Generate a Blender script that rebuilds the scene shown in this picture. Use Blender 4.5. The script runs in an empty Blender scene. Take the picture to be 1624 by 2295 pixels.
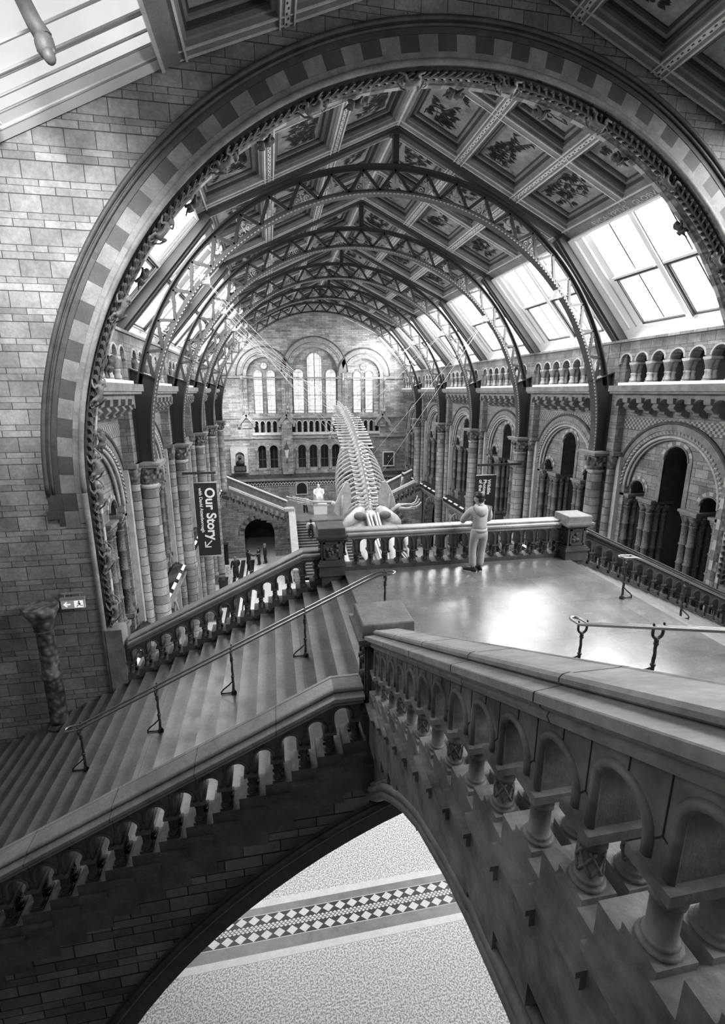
import bpy, math, random
from mathutils import Vector, Matrix
PI = math.pi
random.seed(7)
S = bpy.context.scene
COL = S.collection

# ------------------------------------------------------------------ camera, world, lights, exposure
F_PX, FRAME_W, FRAME_H = 1082.0, 1624.0, 2295.0
pitch = math.atan(269.0 / F_PX)
yaw = math.atan(208.0 / math.hypot(F_PX, 269.0))
cam_d = bpy.data.cameras.new('camera')
cam_d.sensor_fit = 'VERTICAL'
cam_d.sensor_height = 36.0
cam_d.lens = F_PX / FRAME_H * 36.0
cam_d.clip_start, cam_d.clip_end = 0.05, 300
cam = bpy.data.objects.new('camera', cam_d)
COL.objects.link(cam)
CAM = Vector((-4.25, 0.0, 13.7))
cam.location = CAM
cam.rotation_euler = (PI / 2 - pitch, 0, -yaw)
S.camera = cam
S.view_settings.view_transform = 'Standard'
S.view_settings.look = 'None'
S.view_settings.gamma = 1.0
S.view_settings.use_curve_mapping = False
S.view_settings.exposure = EXPOSURE = 1.2
S.cycles.use_denoising = True
S.cycles.max_bounces = 6
S.cycles.diffuse_bounces = 2
S.cycles.glossy_bounces = 3
S.cycles.sample_clamp_indirect = 4.0
W = bpy.data.worlds.new('world')
S.world = W
W.use_nodes = True
W.node_tree.nodes['Background'].inputs[0].default_value = (1, 1, 1, 1)
W.node_tree.nodes['Background'].inputs[1].default_value = WORLD = 0.02
SKY_R, SKY_L, SKY_NEAR, SKY_NEAR_R, SKY_FAR = 13.0, 7.5, 0.34, 6.5, 0.5     # brightness of the daylight in the panes


def area_light(name, loc, target, size, size_y, power):
    d = bpy.data.lights.new(name, 'AREA')
    d.shape = 'RECTANGLE'
    d.size, d.size_y, d.energy = size, size_y, power
    o = bpy.data.objects.new(name, d)
    COL.objects.link(o)
    o.location = loc
    o.rotation_euler = (Vector(target) - Vector(loc)).to_track_quat('-Z', 'Y').to_euler()
    return o


def spot_light(name, loc, target, power, angle, blend=0.8, radius=0.25):
    d = bpy.data.lights.new(name, 'SPOT')
    d.energy, d.spot_size, d.spot_blend, d.shadow_soft_size = power, math.radians(angle), blend, radius
    o = bpy.data.objects.new(name, d)
    COL.objects.link(o)
    o.location = loc
    o.rotation_euler = (Vector(target) - Vector(loc)).to_track_quat('-Z', 'Y').to_euler()
    return o


spot_light('floodlight_left', (-6.8, 42.5, 13.0), (-9.0, 47.2, 9.6), 1000, 110)  # added unseen spot, brightens the left end of the far wall
spot_light('wall_washer', (-6.2, 4.5, 18.3), (-8.6, 10.3, 15.6), 2100, 62, 1.0, 0.6)  # added unseen spot, lifts the upper left of the arch wall
spot_light('floodlight_right', (7.6, 43.4, 15.2), (4.4, 47.3, 17.4), 900, 80)  # unseen spot put in for the bright patch high on the right

# ------------------------------------------------------------------ helpers


def world_loc(o):
    p = Vector((0, 0, 0))
    while o is not None:
        p += o.location
        o = o.parent
    return p


class MB:
    """collects faces, then links them as one mesh object"""

    def __init__(self):
        self.v, self.f, self.mi, self.sm = [], [], [], []

    def add(self, pts, faces, m=0, smooth=False):
        b = len(self.v)
        self.v.extend([tuple(p) for p in pts])
        for f in faces:
            self.f.append(tuple(i + b for i in f))
            self.mi.append(m)
            self.sm.append(smooth)

    def quad(self, a, b, c, d, m=0):
        self.add((a, b, c, d), ((0, 1, 2, 3),), m)

    def poly(self, pts, m=0):
        self.add(pts, (tuple(range(len(pts))),), m)

    def box(self, x0, x1, y0, y1, z0, z1, m=0):
        self.add([(x0, y0, z0), (x1, y0, z0), (x1, y1, z0), (x0, y1, z0), (x0, y0, z1), (x1, y0, z1), (x1, y1, z1), (x0, y1, z1)],
                 ((0, 3, 2, 1), (4, 5, 6, 7), (0, 1, 5, 4), (1, 2, 6, 5), (2, 3, 7, 6), (3, 0, 4, 7)), m)

    def cbox(self, c, sx, sy, sz, m=0):
        self.box(c[0] - sx / 2, c[0] + sx / 2, c[1] - sy / 2, c[1] + sy / 2, c[2] - sz / 2, c[2] + sz / 2, m)

    def bar(self, a, b, w, h, up=(0, 0, 1), m=0):
        """box beam from a to b, w wide, h high (along up)"""
        a, b, up = Vector(a), Vector(b), Vector(up)
        d = (b - a).normalized()
        s = d.cross(up)
        if s.length < 1e-5:
            s = d.cross(Vector((1, 0, 0)))
        s.normalize()
        u = s.cross(d)
        s, u = s * w / 2, u * h / 2
        self.loft([[a - s - u, a + s - u, a + s + u, a - s + u], [b - s - u, b + s - u, b + s + u, b - s + u]], m=m)

    def loft(self, rings, closed=True, caps=True, loop=False, m=0, smooth=False):
        n = len(rings[0])
        pts = [p for r in rings for p in r]
        fs = []
        k = len(rings)
        for i in range(k if loop else k - 1):
            j = (i + 1) % k
            for q in range(n if closed else n - 1):
                r = (q + 1) % n
                fs.append((i * n + q, i * n + r, j * n + r, j * n + q))
        b = len(self.v)
        self.add(pts, fs, m, smooth)
        if caps and not loop and closed:
            for rr, rev in ((0, True), (k - 1, False)):
                f = [b + rr * n + q for q in range(n)]
                self.f.append(tuple(reversed(f)) if rev else tuple(f))
                self.mi.append(m)
                self.sm.append(False)

    def prism(self, poly, vec, m=0):
        vec = Vector(vec)
        a = [Vector(p) for p in poly]
        self.loft([a, [p + vec for p in a]], m=m)

    def tube(self, path, r, n=8, m=0, loop=False, smooth=True, caps=True):
        P = [Vector(p) for p in path]
        k = len(P)
        R = r if isinstance(r, (list, tuple)) else [r] * k
        rings = []
        up = None
        for i in range(k):
            t = (P[(i + 1) % k] - P[i - 1]) if loop else (P[min(i + 1, k - 1)] - P[max(i - 1, 0)])
            if t.length < 1e-9:
                t = Vector((0, 0, 1))
            t.normalize()
            if up is None:
                up = Vector((0, 0, 1)) if abs(t.z) < 0.9 else Vector((1, 0, 0))
            s = t.cross(up)
            if s.length < 1e-4:
                s = t.cross(Vector((0.3, 1, 0.1)))
            s.normalize()
            u = s.cross(t)
            up = u
            rings.append([P[i] + (s * math.cos(a) + u * math.sin(a)) * R[i] for a in [2 * PI * q / n for q in range(n)]])
        self.loft(rings, m=m, loop=loop, smooth=smooth, caps=caps)

    def lathe(self, prof, c=(0, 0, 0), n=12, m=0, smooth=True, rot=None):
        c = Vector(c)
        rings = []
        for r, z in prof:
            ring = []
            for q in range(n):
                a = 2 * PI * q / n
                p = Vector((r * math.cos(a), r * math.sin(a), z))
                if rot is not None:
                    p = rot @ p
                ring.append(c + p)
            rings.append(ring)
        self.loft(rings, m=m, smooth=smooth)

    def ball(self, c, rx, ry, rz, n=10, k=6, m=0, rot=None):
        prof = []
        for i in range(k + 1):
            a = -PI / 2 + PI * i / k
            prof.append((max(math.cos(a), 0.001), math.sin(a)))
        c = Vector(c)
        rings = []
        for r, z in prof:
            ring = []
            for q in range(n):
                a = 2 * PI * q / n
                p = Vector((r * math.cos(a) * rx, r * math.sin(a) * ry, z * rz))
                if rot is not None:
                    p = rot @ p
                ring.append(c + p)
            rings.append(ring)
        self.loft(rings, m=m, smooth=True)

    def ring(self, mp, uc, vc, r0, r1, a0, a1, d0, d1, n=24, mats=(0,), per=1):
        """arch ring made of n blocks between radii r0 and r1, depth d0..d1"""
        for i in range(n):
            t0, t1 = a0 + (a1 - a0) * i / n, a0 + (a1 - a0) * (i + 1) / n
            m = mats[(i // per) % len(mats)]
            q = []
            for t in (t0, t1):
                c, s = math.cos(t), math.sin(t)
                q.append([mp(uc + c * r, vc + s * r, d) for r, d in ((r0, d0), (r1, d0), (r1, d1), (r0, d1))])
            self.loft(q, m=m, caps=(i == 0 or i == n - 1 or len(mats) > 1))

    def arc_tube(self, mp, uc, vc, r, a0, a1, d, rad, n=28, k=6, m=0):
        self.tube([mp(uc + r * math.cos(a0 + (a1 - a0) * i / n), vc + r * math.sin(a0 + (a1 - a0) * i / n), d) for i in range(n + 1)], rad, k, m)

    def wall(self, mp, u0, u1, v0, v1, ops, d0, d1, seg=12, m=0, mr=0, ends=True):
        """wall slab with arched openings ops=[(uc, halfwidth, vbottom, vspring)]; v0,v1 numbers or functions of u"""
        f0 = v0 if callable(v0) else (lambda u: v0)
        f1 = v1 if callable(v1) else (lambda u: v1)

        def two(u_, va, vb_, w_, vc, vd):
            for d in (d0, d1):
                self.quad(mp(u_, va, d), mp(w_, vc, d), mp(w_, vd, d), mp(u_, vb_, d), m)
        cur = u0
        for uc, hw, vb, vs in ops:
            a, b = uc - hw, uc + hw
            if a > cur + 1e-6:
                two(cur, f0(cur), f1(cur), a, f0(a), f1(a))
                self.quad(mp(cur, f0(cur), d0), mp(a, f0(a), d0), mp(a, f0(a), d1), mp(cur, f0(cur), d1), mr)
            vbl = vb if isinstance(vb, tuple) else (vb, vb)
            if vbl[0] > f0(a) + 1e-6 or vbl[1] > f0(b) + 1e-6:
                two(a, f0(a), vbl[0], b, f0(b), vbl[1])
                self.quad(mp(a, vbl[0], d0), mp(b, vbl[1], d0), mp(b, vbl[1], d1), mp(a, vbl[0], d1), mr)
            pts = [(a, vbl[0])] + [(uc - hw * math.cos(PI * i / seg), vs + hw * math.sin(PI * i / seg)) for i in range(seg + 1)] + [(b, vbl[1])]
            for i in range(1, seg + 1):
                p, q = pts[i], pts[i + 1]
                two(p[0], p[1], f1(p[0]), q[0], q[1], f1(q[0]))
            for p, q in zip(pts[:-1], pts[1:]):
                self.quad(mp(p[0], p[1], d0), mp(q[0], q[1], d0), mp(q[0], q[1], d1), mp(p[0], p[1], d1), mr)
            cur = b
        if u1 > cur + 1e-6:
            two(cur, f0(cur), f1(cur), u1, f0(u1), f1(u1))
            self.quad(mp(cur, f0(cur), d0), mp(u1, f0(u1), d0), mp(u1, f0(u1), d1), mp(cur, f0(cur), d1), mr)
        self.quad(mp(u0, f1(u0), d0), mp(u1, f1(u1), d0), mp(u1, f1(u1), d1), mp(u0, f1(u0), d1), mr)
        if ends:
            self.quad(mp(u0, f0(u0), d0), mp(u0, f1(u0), d0), mp(u0, f1(u0), d1), mp(u0, f0(u0), d1), mr)
            self.quad(mp(u1, f0(u1), d0), mp(u1, f1(u1), d0), mp(u1, f1(u1), d1), mp(u1, f0(u1), d1), mr)

    def mesh(self, name, mats, off=(0, 0, 0)):
        me = bpy.data.meshes.new(name)
        ox, oy, oz = off
        me.from_pydata([(x - ox, y - oy, z - oz) for x, y, z in self.v], [], self.f)
        for mm in (mats if isinstance(mats, (list, tuple)) else [mats]):
            me.materials.append(mm)
        me.polygons.foreach_set('material_index', self.mi)
        me.polygons.foreach_set('use_smooth', self.sm)
        me.validate()
        me.update()
        return me

    def build(self, name, mats, parent=None):
        off = world_loc(parent) if parent else Vector((0, 0, 0))
        me = self.mesh(name, mats, off)
        o = bpy.data.objects.new(name, me)
        COL.objects.link(o)
        if parent:
            o.parent = parent
        return o


def inst(me, name, parent=None, loc=(0, 0, 0), rot=None, scale=None):
    o = bpy.data.objects.new(name, me)
    COL.objects.link(o)
    l = Vector(loc)
    if parent:
        o.parent = parent
        l = l - world_loc(parent)
    o.location = l
    if rot is not None:
        o.rotation_euler = rot
    if scale is not None:
        o.scale = scale
    return o


def thing(name, label, cat, loc, group=None):
    o = bpy.data.objects.new(name, None)
    o.empty_display_size = 0.2
    COL.objects.link(o)
    o.location = loc
    return tag(o, label, cat, group)


def tag(o, label, cat, group=None, kind=None):
    if label:
        o['label'] = label
    if cat:
        o['category'] = cat
    if group:
        o['group'] = group
    if kind:
        o['kind'] = kind
    return o


def struct(mb, name, mats, parent=None):
    o = mb.build(name, mats, parent)
    if parent is None:
        o['kind'] = 'structure'
    return o


ORD = ['first', 'second', 'third', 'fourth', 'fifth', 'sixth', 'seventh', 'eighth', 'ninth', 'tenth', 'eleventh', 'twelfth']
SIDE = {-1: 'left', 1: 'right'}

# ------------------------------------------------------------------ materials


def nodes_of(name):
    m = bpy.data.materials.new(name)
    m.use_nodes = True
    nt = m.node_tree
    return m, nt, nt.nodes['Principled BSDF']


def nd(nt, kind, **kw):
    n = nt.nodes.new(kind)
    for k, v in kw.items():
        setattr(n, k, v)
    return n


def grey(g):
    return (g, g, g, 1)


def math_n(nt, op, a, b=None):
    n = nd(nt, 'ShaderNodeMath', operation=op)
    for i, x in enumerate((a, b)):
        if x is None:
            continue
        if isinstance(x, (int, float)):
            n.inputs[i].default_value = x
        else:
            nt.links.new(x, n.inputs[i])
    return n.outputs[0]


def noise(nt, vec, scale, detail=4.0, rough=0.6):
    n = nd(nt, 'ShaderNodeTexNoise')
    n.inputs['Scale'].default_value = scale
    n.inputs['Detail'].default_value = detail
    n.inputs['Roughness'].default_value = rough
    if vec is not None:
        nt.links.new(vec, n.inputs['Vector'])
    return n.outputs['Fac']


def ramp(nt, fac, stops):
    r = nd(nt, 'ShaderNodeValToRGB')
    e = r.color_ramp.elements
    while len(e) < len(stops):
        e.new(0.5)
    for i, (p, g) in enumerate(stops):
        e[i].position = p
        e[i].color = grey(g)
    nt.links.new(fac, r.inputs['Fac'])
    return r.outputs['Color']


def mixc(nt, a, b, fac, mode='MULTIPLY'):
    n = nd(nt, 'ShaderNodeMixRGB', blend_type=mode)
    for i, x in ((0, fac), (1, a), (2, b)):
        if isinstance(x, (int, float)):
            n.inputs[i].default_value = x if i == 0 else grey(x)
        else:
            nt.links.new(x, n.inputs[i])
    return n.outputs[0]


def wall_uv(nt, warp=0.0, period=0.52):
    """(along the wall, height) taken from the world position"""
    g = nd(nt, 'ShaderNodeNewGeometry')
    sp = nd(nt, 'ShaderNodeSeparateXYZ')
    sn = nd(nt, 'ShaderNodeSeparateXYZ')
    nt.links.new(g.outputs['Position'], sp.inputs[0])
    nt.links.new(g.outputs['True Normal'], sn.inputs[0])
    ax = math_n(nt, 'ABSOLUTE', sn.outputs[0])
    ay = math_n(nt, 'ABSOLUTE', sn.outputs[1])
    gt = math_n(nt, 'GREATER_THAN', ax, ay)
    u = math_n(nt, 'ADD', math_n(nt, 'MULTIPLY', sp.outputs[1], gt), math_n(nt, 'MULTIPLY', sp.outputs[0], math_n(nt, 'SUBTRACT', 1.0, gt)))
    v = sp.outputs[2]
    if warp:
        v = math_n(nt, 'ADD', v, math_n(nt, 'MULTIPLY', math_n(nt, 'SINE', math_n(nt, 'MULTIPLY', v, 2 * PI / period)), warp))
    cb = nd(nt, 'ShaderNodeCombineXYZ')
    nt.links.new(u, cb.inputs[0])
    nt.links.new(v, cb.inputs[1])
    return cb.outputs[0], g.outputs['Position']


def bump(nt, bsdf, h, strength=0.4, dist=0.02):
    b = nd(nt, 'ShaderNodeBump')
    b.inputs['Strength'].default_value = strength
    b.inputs['Distance'].default_value = dist
    nt.links.new(h, b.inputs['Height'])
    nt.links.new(b.outputs[0], bsdf.inputs['Normal'])


def mat_brick(name, c1, c2, mortar, bw=0.5, bh=0.173, warp=0.06, rough=0.75, msize=0.008, stain=0.55, bmp=0.5):
    m, nt, b = nodes_of(name)
    uv, pos = wall_uv(nt, warp)
    br = nd(nt, 'ShaderNodeTexBrick')
    nt.links.new(uv, br.inputs['Vector'])
    br.inputs['Color1'].default_value = grey(c1)
    br.inputs['Color2'].default_value = grey(c2)
    br.inputs['Mortar'].default_value = grey(mortar)
    br.inputs['Scale'].default_value = 1.0
    br.inputs['Mortar Size'].default_value = msize
    br.inputs['Mortar Smooth'].default_value = 0.2
    br.inputs['Bias'].default_value = 0.0
    br.inputs['Brick Width'].default_value = bw
    br.inputs['Row Height'].default_value = bh
    st = ramp(nt, noise(nt, pos, 1.3, 6.0, 0.65), [(0.3, 1 - stain), (0.65, 1.0)])
    fine = ramp(nt, noise(nt, pos, 14.0, 5.0, 0.7), [(0.3, 0.72), (0.7, 1.12)])
    c = mixc(nt, br.outputs['Color'], st, 1.0)
    c = mixc(nt, c, fine, 1.0)
    nt.links.new(c, b.inputs['Base Color'])
    b.inputs['Roughness'].default_value = rough
    bump(nt, b, math_n(nt, 'SUBTRACT', noise(nt, pos, 25.0, 4.0), math_n(nt, 'MULTIPLY', br.outputs['Fac'], 1.4)), bmp, 0.012)
    return m


def mat_stone(name, c0, c1, scale=3.0, rough=0.6, bmp=0.25, fine=30.0, spec=0.5):
    m, nt, b = nodes_of(name)
    g = nd(nt, 'ShaderNodeNewGeometry')
    pos = g.outputs['Position']
    c = ramp(nt, noise(nt, pos, scale, 6.0, 0.65), [(0.3, c0), (0.7, c1)])
    c = mixc(nt, c, ramp(nt, noise(nt, pos, fine, 3.0, 0.6), [(0.25, 0.8), (0.75, 1.1)]), 1.0)
    nt.links.new(c, b.inputs['Base Color'])
    b.inputs['Roughness'].default_value = rough
    b.inputs['Specular IOR Level'].default_value = spec
    if bmp:
        bump(nt, b, noise(nt, pos, fine, 4.0), bmp, 0.01)
    return m


def mat_drum(name, c1, c2, mortar, bh=0.32):
    return mat_brick(name, c1, c2, mortar, bw=0.9, bh=bh, warp=0.0, msize=0.012, stain=0.35)


def mat_carved(name, c0, c1, scale=14.0, strength=0.9):
    m, nt, b = nodes_of(name)
    g = nd(nt, 'ShaderNodeNewGeometry')
    vo = nd(nt, 'ShaderNodeTexVoronoi', feature='SMOOTH_F1')
    vo.inputs['Scale'].default_value = scale
    nt.links.new(g.outputs['Position'], vo.inputs['Vector'])
    c = ramp(nt, vo.outputs['Distance'], [(0.15, c1), (0.6, c0)])
    nt.links.new(c, b.inputs['Base Color'])
    b.inputs['Roughness'].default_value = 0.6
    bump(nt, b, math_n(nt, 'SUBTRACT', 1.0, vo.outputs['Distance']), strength, 0.03)
    return m


def mat_plain(name, g, rough=0.6, metal=0.0, spec=0.5, emit=0.0):
    m, nt, b = nodes_of(name)
    b.inputs['Base Color'].default_value = grey(g)
    b.inputs['Roughness'].default_value = rough
    b.inputs['Metallic'].default_value = metal
    b.inputs['Specular IOR Level'].default_value = spec
    if emit:
        b.inputs['Emission Color'].default_value = grey(1)
        b.inputs['Emission Strength'].default_value = emit
    return m


def mat_glass(name, strength, kind='sky'):
    """a pane with daylight behind it"""
    m, nt, b = nodes_of(name)
    g = nd(nt, 'ShaderNodeNewGeometry')
    pos = g.outputs['Position']
    c = ramp(nt, noise(nt, pos, 0.9, 3.0), [(0.3, 0.8), (0.7, 1.0)])
    if kind == 'leaded':
        uv, pos = wall_uv(nt)
        br = nd(nt, 'ShaderNodeTexBrick')
        br.offset = 0.0
        nt.links.new(uv, br.inputs['Vector'])
        for k, x in (('Color1', 1.0), ('Color2', 0.8), ('Mortar', 0.12)):
            br.inputs[k].default_value = grey(x)
        br.inputs['Scale'].default_value = 1.0
        br.inputs['Mortar Size'].default_value = 0.012
        br.inputs['Brick Width'].default_value = 0.52
        br.inputs['Row Height'].default_value = 0.62
        vo = nd(nt, 'ShaderNodeTexVoronoi', feature='DISTANCE_TO_EDGE')
        vo.inputs['Scale'].default_value = 7.0
        nt.links.new(uv, vo.inputs['Vector'])
        c = mixc(nt, br.outputs['Color'], ramp(nt, vo.outputs['Distance'], [(0.02, 0.5), (0.07, 1.0)]), 1.0)
        c = mixc(nt, c, ramp(nt, noise(nt, pos, 5.0, 3.0), [(0.35, 0.65), (0.6, 1.0)]), 1.0)
    nt.links.new(c, b.inputs['Emission Color'])
    b.inputs['Emission Strength'].default_value = strength
    b.inputs['Base Color'].default_value = grey(0.2)
    b.inputs['Roughness'].default_value = 0.15
    return m


def mat_checker(name, c1, c2, su, sv, base=None):
    m, nt, b = nodes_of(name)
    uv, pos = wall_uv(nt)
    mp = nd(nt, 'ShaderNodeMapping')
    mp.inputs['Scale'].default_value = (su, sv, 1)
    nt.links.new(uv, mp.inputs['Vector'])
    ck = nd(nt, 'ShaderNodeTexChecker')
    ck.inputs['Scale'].default_value = 1.0
    ck.inputs['Color1'].default_value = grey(c1)
    ck.inputs['Color2'].default_value = grey(c2)
    nt.links.new(mp.outputs[0], ck.inputs['Vector'])
    c = mixc(nt, ck.outputs['Color'], ramp(nt, noise(nt, pos, 6.0), [(0.3, 0.7), (0.7, 1.1)]), 1.0)
    nt.links.new(c, b.inputs['Base Color'])
    b.inputs['Roughness'].default_value = 0.7
    return m


def mat_terrazzo(name, lo, hi, scale):
    m, nt, b = nodes_of(name)
    g = nd(nt, 'ShaderNodeNewGeometry')
    c = ramp(nt, noise(nt, g.outputs['Position'], scale, 3.0, 0.6), [(0.42, lo), (0.56, hi)])
    nt.links.new(c, b.inputs['Base Color'])
    b.inputs['Roughness'].default_value = 0.45
    return m


def mat_slab(name, c0, c1, rough, seam=(1.3, 2.2)):
    """polished flagstones with fine seams"""
    m, nt, b = nodes_of(name)
    g = nd(nt, 'ShaderNodeNewGeometry')
    pos = g.outputs['Position']
    br = nd(nt, 'ShaderNodeTexBrick')
    br.offset = 0.5
    nt.links.new(pos, br.inputs['Vector'])
    for k, x in (('Color1', 1.0), ('Color2', 0.86), ('Mortar', 0.35)):
        br.inputs[k].default_value = grey(x)
    br.inputs['Scale'].default_value = 1.0
    br.inputs['Mortar Size'].default_value = 0.004
    br.inputs['Brick Width'].default_value = seam[1]
    br.inputs['Row Height'].default_value = seam[0]
    c = ramp(nt, noise(nt, pos, 1.6, 6.0, 0.7), [(0.3, c0), (0.7, c1)])
    c = mixc(nt, c, br.outputs['Color'], 1.0)
    c = mixc(nt, c, ramp(nt, noise(nt, pos, 22.0, 4.0, 0.7), [(0.3, 0.75), (0.6, 1.05)]), 1.0)
    nt.links.new(c, b.inputs['Base Color'])
    rr = ramp(nt, noise(nt, pos, 3.0, 4.0), [(0.3, rough * 0.8), (0.7, rough * 1.25)])
    nt.links.new(rr, b.inputs['Roughness'])
    bump(nt, b, noise(nt, pos, 40.0, 3.0), 0.08, 0.004)
    return m


M = dict(
    brick=mat_brick('brick_wall', 0.40, 0.24, 0.06),
    brick_far=mat_brick('brick_far_wall', 0.46, 0.22, 0.09, bw=0.7, bh=0.16, warp=0.0, msize=0.012),
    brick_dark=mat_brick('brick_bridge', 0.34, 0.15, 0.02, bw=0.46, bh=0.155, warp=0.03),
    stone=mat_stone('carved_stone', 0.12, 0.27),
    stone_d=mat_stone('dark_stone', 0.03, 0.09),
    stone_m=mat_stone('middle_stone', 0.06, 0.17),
    stone_l=mat_stone('pale_stone', 0.34, 0.52),
    coping=mat_stone('coping_stone', 0.22, 0.42, 2.2, 0.4),
    vous_l=mat_stone('pale_voussoir', 0.13, 0.28, 2.0),
    vous_d=mat_stone('dark_voussoir', 0.045, 0.08, 2.0),
    drum=mat_drum('column_drums', 0.46, 0.22, 0.05),
    carved=mat_carved('carved_shaft', 0.09, 0.2, 30.0, .5),
    capital=mat_carved('carved_capital', 0.05, 0.22, 9.0, 1.0),
    vine=mat_carved('carved_vine', 0.03, 0.14, 10.0, 1.0),
    check=mat_checker('chequered_tiles', 0.34, 0.1, 11.0, 11.0),
    band=mat_checker('banded_brick', 0.36, 0.12, 0.0, 2.6),
    iron=mat_plain('black_iron', 0.025, 0.42, 0.0, 0.6),
    iron_l=mat_plain('painted_iron', 0.34, 0.5),
    iron_m=mat_plain('grey_iron', 0.06, 0.45),
    white=mat_plain('white_paint', 0.85, 0.4),
    monkey=mat_stone('carved_animal_stone', 0.08, 0.17),
    white_d=mat_plain('shadow_gap', 0.03, 0.6),  # near-black bars and joints; strips beside mullions paint in the gap shade
    sky_r=mat_glass('daylight_glass_right', SKY_R),
    sky_l=mat_glass('daylight_glass_left', SKY_L),
    sky_n=mat_glass('daylight_glass_near', SKY_NEAR),
    sky_nr=mat_glass('sunlit_glass_near', SKY_NEAR_R),
    leaded=mat_glass('leaded_glass', SKY_FAR, 'leaded'),
    dark_glass=mat_plain('dark_glass', 0.015, 0.1),
    cof_d=mat_plain('coffer_dark', 0.05, 0.6),
    cof_m=mat_stone('coffer_moulding', 0.17, 0.28, 2.0, 0.55, 0.0),
    cof_l=mat_stone('coffer_gilding', 0.5, 0.7, 2.0, 0.45, 0.0),
    panel=mat_stone('painted_panel', 0.14, 0.4, 2.5, 0.5, 0.0, 9.0),
    leaf=mat_plain('painted_leaf', 0.018, 0.6),
    landing=mat_slab('landing_stone', 0.11, 0.19, 0.24),
    tread=mat_slab('tread_stone', 0.12, 0.22, 0.38, (20.0, 2.6)),
    terrazzo=mat_terrazzo('terrazzo', 0.3, 0.92, 26.0),
    tile_w=mat_stone('white_tile', 0.75, 0.9, 4.0, 0.4, 0.0),
    tile_k=mat_plain('black_tile', 0.02, 0.4),
    tile_g=mat_stone('grey_marble', 0.2, 0.33, 3.0, 0.35, 0.0),
    rail=mat_plain('polished_rail', 0.34, 0.32, 1.0),
    bone=mat_stone('bone', 0.30, 0.52, 3.0, 0.6, 0.3),
    bone_d=mat_stone('shaded_bone', 0.06, 0.14, 3.0, 0.7),  # darker bone, shade of the skull hollows put into the colour
    banner=mat_plain('banner_cloth', 0.012, 0.7),
    letter=mat_plain('lettering', 0.8, 0.6),
    wire=mat_plain('steel_wire', 0.7, 0.35, 0.3),
    marble=mat_stone('white_marble', 0.7, 0.85, 3.0, 0.4, 0.05),
    void=mat_stone('unlit_passage', 0.03, 0.06),  # near-black stone, shade of rooms and recesses put into the colour
    hoodie=mat_stone('grey_fleece', 0.40, 0.55, 6.0, 0.9, 0.3, 60.0),
    trousers=mat_stone('grey_jersey', 0.30, 0.42, 6.0, 0.9, 0.3, 60.0),
    skin=mat_plain('skin', 0.30, 0.55),
    hair=mat_plain('hair', 0.012, 0.5),
    cloth_k=mat_plain('black_cloth', 0.015, 0.8),
    cloth_w=mat_plain('white_cloth', 0.62, 0.8),
    cloth_g=mat_plain('grey_cloth', 0.2, 0.8),
    rubber=mat_plain('white_rubber', 0.6, 0.6),
    sign=mat_plain('lit_sign', 0.4, 0.4, 0.0, 0.5, 0.05),
    sign_w=mat_plain('lit_pictogram', 0.8, 0.4, 0.0, 0.5, .3),
    bronze=mat_plain('bronze', 0.03, 0.35, 0.6),
    canvas=mat_stone('oil_canvas', 0.02, 0.07, 3.0, 0.4, 0.0),
)

# ------------------------------------------------------------------ the setting: floor and its mosaic bands
AC, AR = 11.75, 7.95                      # centre height and radius of the great arch
YW0, YW1, YB = 10.3, 11.05, 47.3          # arch wall front and back, end wall
YR = [17.07 + 6.04 * k for k in range(5)]  # the iron trusses
BAYS = [YR[0] - 3.02] + [0.5 * (a + b) for a, b in zip(YR[:-1], YR[1:])] + [YR[4] + 3.02]
F1, LZ, F2 = 5.6, 9.74, 12.1              # balcony, stair landing, upper gallery

b = MB()
b.box(-14, 14, -6, 50, -0.3, 0)
struct(b, 'floor', M['terrazzo'])


def floor_strip(name, x0, x1, y0, y1, m):
    q = MB()
    q.box(x0, x1, y0, y1, -0.01, 0.004)
    return struct(q, name, m)


floor_strip('trim_1', -7.7, 7.7, 10.55, 10.74, M['tile_w'])
floor_strip('trim_2', -7.7, 7.7, 10.36, 10.55, M['tile_g'])
floor_strip('trim_3', -7.7, 7.7, 9.42, 9.69, M['tile_g'])
floor_strip('trim_4', -7.7, 7.7, 9.24, 9.42, M['tile_w'])
q = MB()
q.box(-7.7, 7.7, 9.69, 10.36, -0.01, 0.004, 0)
for y in (9.70, 10.35):
    q.box(-7.7, 7.7, y - 0.008, y + 0.008, 0, 0.006, 1)


def diamond(x, y, w, h):
    q.add([(x - w, y, .007), (x, y - h, .007), (x + w, y, .007), (x, y + h, .007)], ((0, 1, 2, 3),), 1)


for i in range(-23, 24):
    x = i * 0.33
    diamond(x, 9.825, 0.15, 0.115)
    diamond(x, 10.225, 0.15, 0.115)
for i in range(-69, 70):
    x = i * 0.11
    diamond(x, 10.025, 0.05, 0.034)
    diamond(x + 0.055, 9.975, 0.05, 0.034)
    diamond(x + 0.055, 10.075, 0.05, 0.034)
struct(q, 'trim_5', [M['tile_k'], M['tile_w']])
for k, (x0, x1, m) in enumerate([(-7.6, -7.35, 'tile_k'), (-7.35, -7.2, 'tile_w'), (-7.2, -6.85, 'tile_k'), (-6.85, -6.65, 'tile_w'), (-6.65, -6.55, 'tile_k'), (-6.55, -6.4, 'tile_w'), (-6.4, -6.1, 'tile_k'), (-6.1, -5.85, 'tile_w')]):
    floor_strip('trim_%d' % (6 + k), x0, x1, 12, 39.5, M[m])
    floor_strip('trim_%d' % (16 + k), -x1, -x0, 12, 39.5, M[m])

# ------------------------------------------------------------------ the great arch wall


def XZ(u, v, d):
    return (u, d, v)


b = MB()
b.wall(XZ, -14, 14, 0, 22.4, [(0, AR, 0, AC)], YW0, YW1, seg=64)
struct(b, 'wall_front', M['brick'])

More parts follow.
